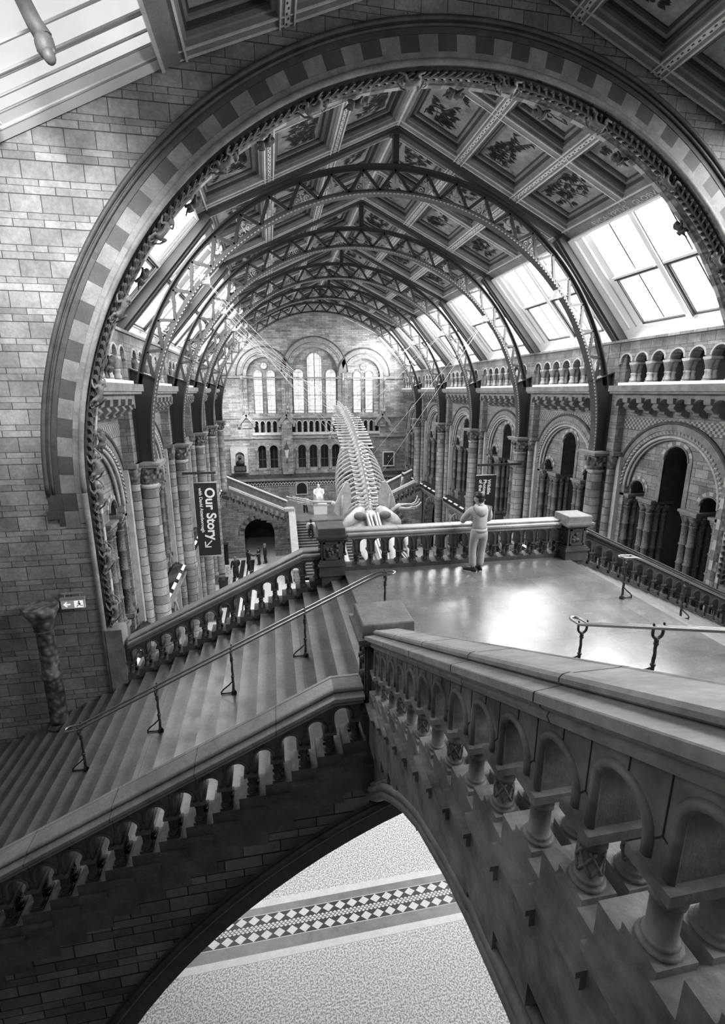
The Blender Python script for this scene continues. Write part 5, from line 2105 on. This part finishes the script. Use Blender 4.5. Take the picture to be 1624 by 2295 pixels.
# suspension wires
wires = [(0, -1, 4.0), (0, -1, 9.5), (1, -1, 6.0), (1, -1, 12.5), (2, -1, 14.5), (2, -1, 10), (3, -1, 16.5), (1, 1, 2.2), (1, 1, 5.0), (2, 1, 11), (2, 1, 13.5), (3, 1, 14.8), (3, 1, 17)]
for i, (k, s, dd) in enumerate(wires):
    a = PI * .23 if s > 0 else PI * .77
    p0 = Vector((RI * math.cos(a), YR[k], OI + RI * math.sin(a)))
    p1 = along(dd)[0] + Vector((0, 0, .4))
    b = MB()
    b.tube([p0, p1], .009 if k < 2 else .014, 5)
    which = 'upper' if i in (0, 2, 4, 7, 9, 11) else 'lower'
    tag(b.build('suspension_wire', M['wire']), 'taut steel wire from the %s truss, %s side, down to the skeleton %s' % (ORD[k], SIDE[s], {4.0: 'rib cage', 9.5: 'mid spine', 6.0: 'last ribs', 12.5: 'tail', 14.5: 'upper tail', 10: 'middle back', 16.5: 'tail end', 2.2: 'neck', 5.0: 'ribs', 11: 'lower back', 13.5: 'upper tail', 14.8: 'high tail', 17: 'tail tip'}[dd]), 'wire', 'suspension wires')

# ------------------------------------------------------------------ carved monkeys climbing the great arch


def skin_mesh_obj(name, V, E, R, mats, parent=None, sub=1, smooth=True):
    me = bpy.data.meshes.new(name)
    me.from_pydata([tuple(v) for v in V], E, [])
    for mm in mats if isinstance(mats, (list, tuple)) else [mats]:
        me.materials.append(mm)
    o = bpy.data.objects.new(name, me)
    COL.objects.link(o)
    if parent:
        o.parent = parent
    sk_ = o.modifiers.new('skin', 'SKIN')
    sk_.use_smooth_shade = smooth
    for i, r in enumerate(R):
        sv = me.skin_vertices[0].data[i]
        sv.radius = r if isinstance(r, (tuple, list)) else (r, r)
        sv.use_root = (i == 0)
    if sub:
        ss = o.modifiers.new('sub', 'SUBSURF')
        ss.levels = ss.render_levels = sub
    return o


class Rig:
    def __init__(self):
        self.V, self.E, self.R = [], [], []

    def add(self, p, r, parent=None):
        self.V.append(Vector(p))
        self.R.append(r)
        if parent is not None:
            self.E.append((parent, len(self.V) - 1))
        return len(self.V) - 1

    def chain(self, start, pts, radii):
        for p, r in zip(pts, radii):
            start = self.add(p, r, start)
        return start


def monkey_rig():
    """climbing up +Z, belly against the plane y = 0, back towards -Y"""
    g = Rig()
    pel = g.add((0, -.13, .0), (.07, .065))
    ch = g.chain(pel, [(0, -.19, .1), (0, -.2, .2), (0, -.16, .29)], [(.062, .06), (.068, .06), (.08, .065)])
    nk = g.add((.0, -.17, .36), .04, ch)
    hd = g.add((.02, -.19, .43), (.058, .06), nk)
    g.add((.025, -.16, .475), (.035, .03), hd)
    g.add((.05, -.25, .415), .026, hd)
    for s in (-1, 1):
        g.add((.02 + s * .062, -.18, .435), .014, hd)
        e = g.chain(ch, [(s * .1, -.15, .32), (s * .19, -.17, .29 + s * .05), (s * .2, -.1, .42 + s * .06), (s * .14, -.03, .5 + s * .06)], [.036, .026, .022, .02])
        k = g.chain(pel, [(s * .09, -.13, -.03), (s * .2, -.2, .03 + s * .04), (s * .17, -.12, -.12), (s * .12, -.03, -.19)], [.05, .034, .024, .022])
        for q in (-1, 0, 1):
            g.add((s * .14 + q * .022, -.01, .54 + s * .06), .009, e)
            g.add((s * .12 + q * .022, -.01, -.23), .01, k)
    g.chain(pel, [(.0, -.1, -.09), (-.05, -.1, -.2), (-.14, -.12, -.24), (-.19, -.12, -.17), (-.15, -.12, -.11)], [.018, .015, .014, .012, .01])
    return g


MR = monkey_rig()
proto = None
mk = [(-1, None, 8.95), (-1, None, 10.15), (-1, None, 11.5), (-1, .985 * PI, 0), (-1, .925 * PI, 0), (-1, .857 * PI, 0), (-1, .79 * PI, 0), (-1, .72 * PI, 0), (-1, .64 * PI, 0), (1, .55 * PI, 0), (1, .47 * PI, 0), (1, .385 * PI, 0), (1, .30 * PI, 0), (1, .21 * PI, 0)]
mlabel = ['lowest carved monkey at the foot of the arch by the stair balustrade', 'carved monkey climbing the left arch jamb, second from the bottom', 'carved monkey on the left arch jamb, third from the bottom',
          'carved monkey where the left arch jamb begins to curve, fourth from the bottom', 'carved monkey clinging to the lower left curve of the arch, fifth from the bottom', 'carved monkey on the left curve of the arch, sixth from the bottom',
          'carved monkey high on the left curve of the arch, seventh from the bottom', 'carved monkey on the upper left of the arch, eighth from the bottom', 'carved monkey in shade near the arch top, left of the crown', 'carved monkey in shade just left of the arch crown',
          'carved monkey in shade just right of the arch crown', 'carved monkey in shade on the upper right of the arch', 'carved monkey on the right curve of the arch, second from the right edge', 'carved monkey on the right curve of the arch at the photo edge']
for i, (sd, a, z) in enumerate(mk):
    if a is None:
        pos, up, out = Vector((-7.86, YW0 + .23, z)), Vector((0, 0, 1)), Vector((1, 0, 0))
    else:
        pos = Vector((7.86 * math.cos(a), YW0 + .23, AC + 7.86 * math.sin(a)))
        out = Vector((-math.cos(a), 0, -math.sin(a)))
        up = Vector((-math.sin(a), 0, math.cos(a))) if sd > 0 else Vector((math.sin(a), 0, -math.cos(a)))
    out = (out + Vector((0, -.45, 0))).normalized()
    up = (up - out * up.dot(out)).normalized()
    x = up.cross(-out) * -1
    m4 = Matrix((x, -out, up)).transposed()
    if m4.determinant() < 0:
        m4 = Matrix((-x, -out, up)).transposed()
    m4 = m4.to_4x4() @ Matrix.Diagonal((.78, .8, .8, 1))
    m4.translation = pos + out * -.02
    if proto is None:
        proto = o = skin_mesh_obj('carved_monkey', MR.V, MR.E, MR.R, M['monkey'], None, 2)
    else:
        o = proto.copy()
        COL.objects.link(o)
    o.matrix_world = m4
    tag(o, mlabel[i], 'carving', 'carved monkeys of the great arch')
# small beasts hanging at the inner edge of the arch
brig = Rig()
p0 = brig.add((0, 0, 0), (.07, .06))
c1 = brig.chain(p0, [(0, -.03, .12), (0, -.02, .22), (.02, -.05, .29)], [(.075, .06), .055, .06])
for s in (-1, 1):
    brig.chain(p0, [(s * .09, -.03, .02), (s * .1, .02, -.09)], [.04, .028])
    brig.chain(1, [(s * .1, -.04, .16), (s * .08, .03, .25)], [.035, .025])
brig.chain(p0, [(0, -.02, -.1), (.04, -.04, -.18)], [.02, .014])
proto = None
for i, a in enumerate((.965, .9, .825, .755, .68, .60, .515, .43, .345, .255)):
    a *= PI
    pos = Vector((7.9 * math.cos(a), YW1 - .02, AC + 7.9 * math.sin(a)))
    out = Vector((-math.cos(a), -.2, -math.sin(a))).normalized()
    up = Vector((math.sin(a), 0, -math.cos(a))) if a > PI / 2 else Vector((-math.sin(a), 0, math.cos(a)))
    up = (up - out * up.dot(out)).normalized()
    x = (-out).cross(up)
    m4 = Matrix((x, -out, up)).transposed().to_4x4()
    m4.translation = pos + out * .07
    if proto is None:
        proto = o = skin_mesh_obj('carved_beast', brig.V, brig.E, brig.R, M['stone_d'], None, 1)
    else:
        o = proto.copy()
        COL.objects.link(o)
    o.matrix_world = m4
    tag(o, '%s small dark beast on the inner edge of the arch, counted from the left' % ORD[i], 'carving', 'small beasts of the great arch')

# ------------------------------------------------------------------ banners


def text_obj(name, body, size, mat, parent, pos, ex, ey, align='LEFT', spacing=1.0, ext=.004, bold=0.0):
    c = bpy.data.curves.new(name, 'FONT')
    c.body = body
    c.size = size
    c.align_x = align
    c.space_character = spacing
    c.extrude = ext
    c.offset = bold
    ex, ey = Vector(ex), Vector(ey)
    m = Matrix((ex, ey, ex.cross(ey))).transposed().to_4x4()
    m.translation = Vector(pos) - (world_loc(parent) if parent else Vector((0, 0, 0)))
    return text_mesh(name, c, m, parent, mat)


def banner(label, x0, x1, z0, z1, y, bx0, bx1, bz):
    t = thing('hanging_banner', label, 'banner', ((x0 + x1) / 2, y, z1))
    b_ = MB()
    n = 8
    for k in range(n):
        za, zb = z0 + (z1 - z0) * k / n, z0 + (z1 - z0) * (k + 1) / n
        b_.box(x0, x1, y - .012, y + .012, za, zb)
    b_.build('cloth', M['banner'], t)
    b_ = MB()
    b_.tube([(x0, y, z1), (x1, y, z1)], .03, 8)
    b_.tube([(x0, y, z0), (x1, y, z0)], .03, 8)
    b_.build('hem_rods', M['iron_l'], t)
    b_ = MB()
    b_.box(bx0, bx1, y - .05, y + .05, bz - .05, bz + .05)
    b_.build('bracket_bar', M['iron'], t)
    b_ = MB()
    for x in (x0 + .1, x1 - .1):
        b_.tube([(x, y, z1), (x, y, bz)], .012, 5)
    b_.build('cords', M['iron'], t)
    return t


DN, RT = (0, 0, -1), (1, 0, 0)
t = banner('black banner reading Our Story in white, hung on the left', -7.87, -6.86, 6.12, 9.66, 22.8, -8.3, -6.85, 10.11)
text_obj('headline', 'Our Story', .60, M['letter'], t, (-7.38, 22.78, 9.42), DN, RT, bold=.016)
text_obj('subline', 'with David Attenborough', .205, M['letter'], t, (-7.66, 22.78, 9.42), DN, RT, bold=.003)
b = MB()
ax, az, yy = -7.50, 6.62, 22.775
b.bar((ax + .26, yy, az + .26), (ax - .02, yy, az - .02), .012, .05, up=(1, 0, -1))
b.bar((ax - .04, yy, az - .045), (ax + .22, yy, az - .045), .012, .05, up=(0, 0, 1))
b.bar((ax - .045, yy, az - .06), (ax - .045, yy, az + .22), .012, .05, up=(1, 0, 0))
b.build('arrow', M['letter'], t)
t = banner('black banner on the right with white lettering, partly hidden by the standing person', 5.88, 6.98, 6.1, 9.58, 22.8, 5.9, 8.3, 10.11)
for i, (w, x) in enumerate((('Wildlife', 6.52), ('Photographer', 6.29), ('of the Year', 6.06))):
    text_obj('headline', w, .25, M['letter'], t, (x, 22.78, 9.36), DN, RT, bold=.006)

# ------------------------------------------------------------------ exit sign
ex = thing('exit_sign', 'small lit exit sign with arrow and running figure on the dark left wall', 'sign', (-8.45, YW0 - .1, 9.5))
X0, XX1, Z0, Z1, YS = -8.67, -8.22, 9.34, 9.53, YW0 - .12
b = MB()
b.box(X0, XX1, YS, YS + .05, Z0, Z1)
b.build('panel', M['sign'], ex)
b = MB()
b.box(X0 - .01, XX1 + .01, YS - .01, YS + .06, Z1, Z1 + .05)
b.box(X0 + .02, XX1 - .02, YS + .02, YS + .05, Z1 + .12, Z1 + .15)
for x in (X0 + .08, XX1 - .08):
    b.tube([(x, YS + .03, Z1), (x, YS + .03, Z1 + .14)], .008, 6)
    b.tube([(x, YS + .03, Z1 + .13), (x, YW0, Z1 + .13)], .01, 6)
b.build('housing', M['iron_l'], ex)
b = MB()
y = YS - .004
cx, cz = X0 + .11, (Z0 + Z1) / 2
b.poly([(cx - .07, y, cz), (cx - .01, y, cz - .06), (cx + .015, y, cz - .045), (cx - .015, y, cz - .015), (cx + .07, y, cz - .015), (cx + .07, y, cz + .015), (cx - .015, y, cz + .015), (cx + .015, y, cz + .045), (cx - .01, y, cz + .06)])
b.box(X0 + .25, XX1 - .03, y, y + .003, Z0 + .02, Z1 - .02)
b.build('pictogram_ground', M['sign_w'], ex)
b = MB()
y -= .003
cx = X0 + .335
b.poly([(cx + .016 * math.cos(a) + .01, y, cz + .055 + .016 * math.sin(a)) for a in [2 * PI * q / 10 for q in range(10)]])
for p, q, w in (((cx + .005, cz + .035), (cx + .015, cz - .01), .026), ((cx + .015, cz - .01), (cx - .03, cz - .03), .014), ((cx - .03, cz - .03), (cx - .035, cz - .06), .012),
                ((cx + .015, cz - .01), (cx + .045, cz - .035), .014), ((cx + .045, cz - .035), (cx + .08, cz - .04), .012), ((cx + .005, cz + .03), (cx - .035, cz + .015), .01), ((cx + .01, cz + .03), (cx + .045, cz + .005), .01)):
    b.bar((p[0], y, p[1]), (q[0], y, q[1]), .004, w, up=(q[1] - p[1], 0, -(q[0] - p[0])))
b.build('running_figure', M['tile_k'], ex)

# ------------------------------------------------------------------ things on the ground floor
b = MB()
b.box(-7.95, -7.62, 33.9, 33.95, .12, 1.65, 0)
b.box(-7.85, -7.72, 33.8, 34.1, 0, .12, 1)
for i in range(5):
    b.box(-7.9, -7.9 + (.22, .16, .24, .12, .2)[i], 33.892, 33.9, 1.45 - i * .12, 1.49 - i * .12, 2)
for i in range(3):
    b.box(-7.75 + i * .02, -7.72 + i * .02, 33.892, 33.9, .3 + i * .08, .38 + i * .08, 2)
tag(b.build('floor_sign', [M['tile_w'], M['iron'], M['cloth_g']]), 'tall white notice board on the ground floor below the Our Story banner', 'sign')
for (x, y, h, l) in ((-8.15, 36.4, 2.5, 'black upright display case behind the white notice board'), (-7.75, 30.6, 1.9, 'dark display cabinet at the foot of the left piers nearest the stairs')):
    b = MB()
    b.box(x - .3, x + .3, y - .3, y + .3, 0, .12)
    b.box(x - .26, x + .26, y - .26, y + .26, .12, h - .08)
    b.box(x - .3, x + .3, y - .3, y + .3, h - .08, h)
    tag(b.build('display_case', M['dark_glass']), l, 'display case')

# ------------------------------------------------------------------ people


def person(label, loc, face, height=1.74, top='cloth_k', legs='cloth_k', coat=False, arms=None, leg=None, head=(0, .03), hood=False, shoes='cloth_k', sole='rubber', hair='short', turn=0.0, bulk=1.25):
    """standing figure facing +Y, turned by face about Z; arms/leg give joints for left(-1) and right(+1)"""
    k = height / 1.76
    t = thing('person', label, 'person', loc)
    t.rotation_euler = (0, 0, face)
    t.scale = (k * bulk, k * bulk, k)
    arms = arms or {-1: [(-.21, 0, 1.42), (-.27, .0, 1.14), (-.25, .1, .88)], 1: [(.21, 0, 1.42), (.27, .0, 1.14), (.25, .1, .88)]}
    leg = leg or {-1: [(-.1, 0, .9), (-.11, .02, .5), (-.12, -.02, .08)], 1: [(.1, 0, .9), (.11, .02, .5), (.12, -.02, .08)]}
    hx, hy = head
    g = Rig()
    pel = g.add((0, 0, .95), (.13, .09))
    ch = g.chain(pel, [(0, .01, 1.12), (0, .02, 1.32)], [(.12, .085), (.135, .09)])
    nk = g.chain(ch, [(hx * .3, .01 + hy * .4, 1.46), (hx * .7, hy * .8, 1.53)], [.06, .052])
    c, s_ = math.cos(turn), math.sin(turn)

    def hp(x, y, z):
        return (hx + x * c - y * s_, hy + x * s_ + y * c, z)
    hd = g.chain(nk, [hp(0, .015, 1.60), hp(0, 0, 1.68)], [(.07, .08), (.072, .088)])
    g.add(hp(0, .0, 1.735), (.05, .06), hd)
    g.add(hp(0, .105, 1.615), (.012, .014), hd - 1)            # nose
    g.add(hp(0, .07, 1.545), (.03, .025), hd - 1)              # chin
    for s in (-1, 1):
        g.add(hp(s * .085, -.005, 1.625), (.012, .02), hd - 1)  # ears
        sh, el, wr = [Vector(p) for p in arms[s]]
        w = g.chain(ch, [sh, sh.lerp(el, .5), el, el.lerp(wr, .5), wr], [.055, .048, .042, .036, .028])
        d = (wr - el).normalized()
        palm = g.add(wr + d * .07, (.036, .02), w)
        side = d.cross(Vector((0, 0, 1)))
        if side.length < .2:
            side = Vector((0, 1, 0))
        side.normalize()
        for q, ln in ((-1.5, .075), (-.5, .09), (.5, .085), (1.5, .065)):
            a = wr + d * .1 + side * q * .018
            g.chain(palm, [a, a + d * ln * .5 + Vector((0, 0, -.008)), a + d * ln + Vector((0, 0, -.03))], [.0095, .009, .008])
        th = -s
        g.chain(palm, [wr + d * .05 + side * th * .04, wr + d * .09 + side * th * .055], [.011, .009])
        hp_, kn, an = [Vector(p) for p in leg[s][:3]]
        g.chain(pel, [hp_, hp_.lerp(kn, .5), kn, kn.lerp(an, .5), an], [.08, .075, .055, .05, .036])
    skin_mesh_obj('body', g.V, g.E, g.R, M['skin'], t, 1)
    # trousers
    g = Rig()
    pel = g.add((0, -.005, .98), (.155, .12))
    g.add((0, 0, 1.06), (.15, .115), pel)
    for s in (-1, 1):
        hp_, kn, an = [Vector(p) for p in leg[s][:3]]
        g.chain(pel, [hp_ + Vector((0, -.01, -.06)), hp_.lerp(kn, .5), kn, kn.lerp(an, .5), an + Vector((0, 0, .02))], [(.105, .115), .098, .088, .086, .082])
    skin_mesh_obj('trousers', g.V, g.E, g.R, M[legs], t, 1)
    # top
    g = Rig()
    ch = g.add((0, .015, 1.32), (.185, .135))
    lo_ = g.chain(ch, [(0, .005, 1.15), (0, 0, 1.02), (0, 0, .96)], [(.17, .13), (.178, .14), (.16, .125)])
    if coat:
        g.chain(lo_, [(0, 0, .7), (0, 0, .42)], [(.21, .16), (.24, .18)])
    g.chain(ch, [(hx * .3, .0 + hy * .3, 1.42), (hx * .5, hy * .6, 1.48)], [(.12, .09), (.07, .07)])
    for s in (-1, 1):
        sh, el, wr = [Vector(p) for p in arms[s]]
        g.chain(ch, [sh + Vector((-s * .02, 0, -.01)), sh.lerp(el, .5), el, el.lerp(wr, .55), wr], [.088, .078, .072, .062, .05])
    skin_mesh_obj('hooded_top' if hood else 'coat' if coat else 'jacket', g.V, g.E, g.R, M[top], t, 1)
    if hood:
        b_ = MB()
        rows = []
        for z, rx, ry, yy in ((1.50, .105, .09, -.01), (1.48, .135, .115, -.03), (1.43, .14, .12, -.06), (1.36, .12, .08, -.10), (1.30, .07, .03, -.115)):
            rows.append([(rx * math.cos(a) + hx * .4, yy + ry * math.sin(a) + hy * .3, z + .03 * math.sin(a)) for a in [2 * PI * q / 18 for q in range(18)]])
        b_.loft(rows, smooth=True)
        me = b_.mesh('hood', M[top])
        o = bpy.data.objects.new('hood', me)
        COL.objects.link(o)
        o.parent = t
        for z, rx, ry in ((.955, .165, .13),):
            b_ = MB()
            b_.loft([[(rx * math.cos(a), ry * math.sin(a), z + dz) for a in [2 * PI * q / 24 for q in range(24)]] for dz in (-.03, .0, .035)], smooth=True)
            o = bpy.data.objects.new('waistband', b_.mesh('waistband', M[top]))
            COL.objects.link(o)
            o.parent = t
    # hair
    b_ = MB()
    R3 = Matrix.Rotation(turn, 3, 'Z')
    if hair == 'short':
        b_.ball(hp(0, -.022, 1.69), .092, .108, .088, 16, 9, rot=R3)
        b_.ball(hp(0, -.05, 1.62), .086, .068, .095, 14, 7, rot=R3)
        b_.ball(hp(0, .05, 1.735), .06, .05, .035, 10, 5, rot=R3)
    else:
        b_.ball(hp(0, -.015, 1.68), .088, .10, .088, 14, 8, rot=R3)
        b_.ball(hp(0, -.05, 1.55), .085, .06, .15, 12, 6, rot=R3)
    o = bpy.data.objects.new('hair', b_.mesh('hair', M['hair' if hair != 'pale' else 'cloth_g']))
    COL.objects.link(o)
    o.parent = t
    # shoes
    for s in (-1, 1):
        an = Vector(leg[s][2])
        kn = Vector(leg[s][1])
        out = leg[s][3] if len(leg[s]) > 3 else s * .15
        b_ = MB()
        rr = Matrix.Rotation(-out, 3, 'Z')

        def sp(x, y, z, an=an, rr=rr):
            q = rr @ Vector((x, y, 0))
            return (an.x + q.x, an.y + q.y, an.z - .08 + z)
        rows = []
        for y_, w_, h_ in ((-.09, .03, .07), (-.06, .042, .095), (.0, .045, .10), (.06, .047, .075), (.12, .05, .06), (.17, .04, .05), (.195, .015, .04)):
            rows.append([sp(w_ * math.cos(a), y_, .018 + max(0, math.sin(a)) * h_) for a in [2 * PI * q / 12 for q in range(12)]])
        b_.loft(rows, smooth=True)
        me = b_.mesh('shoe', M[shoes])
        o = bpy.data.objects.new('shoe', me)
        COL.objects.link(o)
        o.parent = t
        b_ = MB()
        b_.loft([[sp(x, y_, z) for x, y_ in ((-.03, -.095), (.03, -.095), (.05, .05), (.054, .12), (.03, .2), (-.03, .2), (-.054, .12), (-.05, .05))] for z in (0, .025)])
        so = bpy.data.objects.new('sole', b_.mesh('sole', M[sole]))
        COL.objects.link(so)
        so.parent = o
    return t


person('person in pale hooded top and grey trousers leaning on the landing balustrade, seen from behind', (.22, 9.72, LZ), 0, 1.80, 'hoodie', 'trousers', hood=True,
       arms={-1: [(-.20, .05, 1.40), (-.30, .18, 1.13), (-.17, .46, 1.03)], 1: [(.20, .05, 1.40), (.29, .18, 1.13), (.17, .48, 1.03)]},
       leg={-1: [(-.1, .0, .9), (-.115, .03, .5), (-.12, -.03, .08), -.95], 1: [(.1, .0, .9), (.095, .05, .5), (.06, .02, .08), .1]}, head=(-.015, .09), turn=.75, bulk=1.06)
person('person in a long dark coat standing on the ground floor, pointing towards two others', (-6.45, 37.0, 0), -1.1, 1.76, coat=True,
       arms={-1: [(-.21, 0, 1.42), (-.26, .05, 1.14), (-.2, .2, .95)], 1: [(.21, 0, 1.42), (.28, .2, 1.25), (.3, .45, 1.32)]})
person('shorter person in black facing the long coat, middle of the ground floor trio', (-5.7, 38.2, 0), 1.3, 1.5)
person('person in black jacket, rightmost of the trio before the ground floor arch', (-5.2, 38.5, 0), 1.5, 1.68, hair='pale')
person('person in dark clothes standing beside the white notice board', (-7.35, 35.5, 0), .6, 1.72, coat=True, hair='pale')
SY = 38.15
person('person in a white jacket climbing the far central flight', (-1.42, SY, FL - .15 * (math.floor((FY0 - SY) / .3) + 1)), 0, 1.7, 'cloth_w', 'cloth_k', hair='long',
       leg={-1: [(-.1, 0, .9), (-.11, .12, .58), (-.11, .06, .23)], 1: [(.1, 0, .9), (.11, .0, .5), (.11, -.03, .08)]})
bp = MB()
bp.loft([[(-1.42 + rx * math.cos(a), SY - .21 + ry * math.sin(a), FL - .15 * (math.floor((FY0 - SY) / .3) + 1) + z) for a in [2 * PI * q / 12 for q in range(12)]] for z, rx, ry in ((.93, .1, .05), (.97, .15, .09), (1.2, .155, .1), (1.33, .12, .08), (1.38, .05, .04))], smooth=True)
tag(bp.build('backpack', M['cloth_k']), 'black backpack worn by the person climbing the far central flight', 'backpack')
person('person in pale top and black trousers on the far landing beside the box plinth', (-1.5, 42.9, FL), 2.6, 1.62, 'cloth_w', 'cloth_k')
i = 13
person('person in white sitting low on the right branch stair beyond the skeleton', (3.3 + RUN * (i - .5), 41.9, FL + RISE * i), 1.2, 1.6, 'cloth_w', 'cloth_w',
       leg={-1: [(-.1, 0, .9), (-.11, .1, .55), (-.11, .04, .08)], 1: [(.1, 0, .9), (.11, .02, .5), (.11, -.03, .08)]}, hair='long')
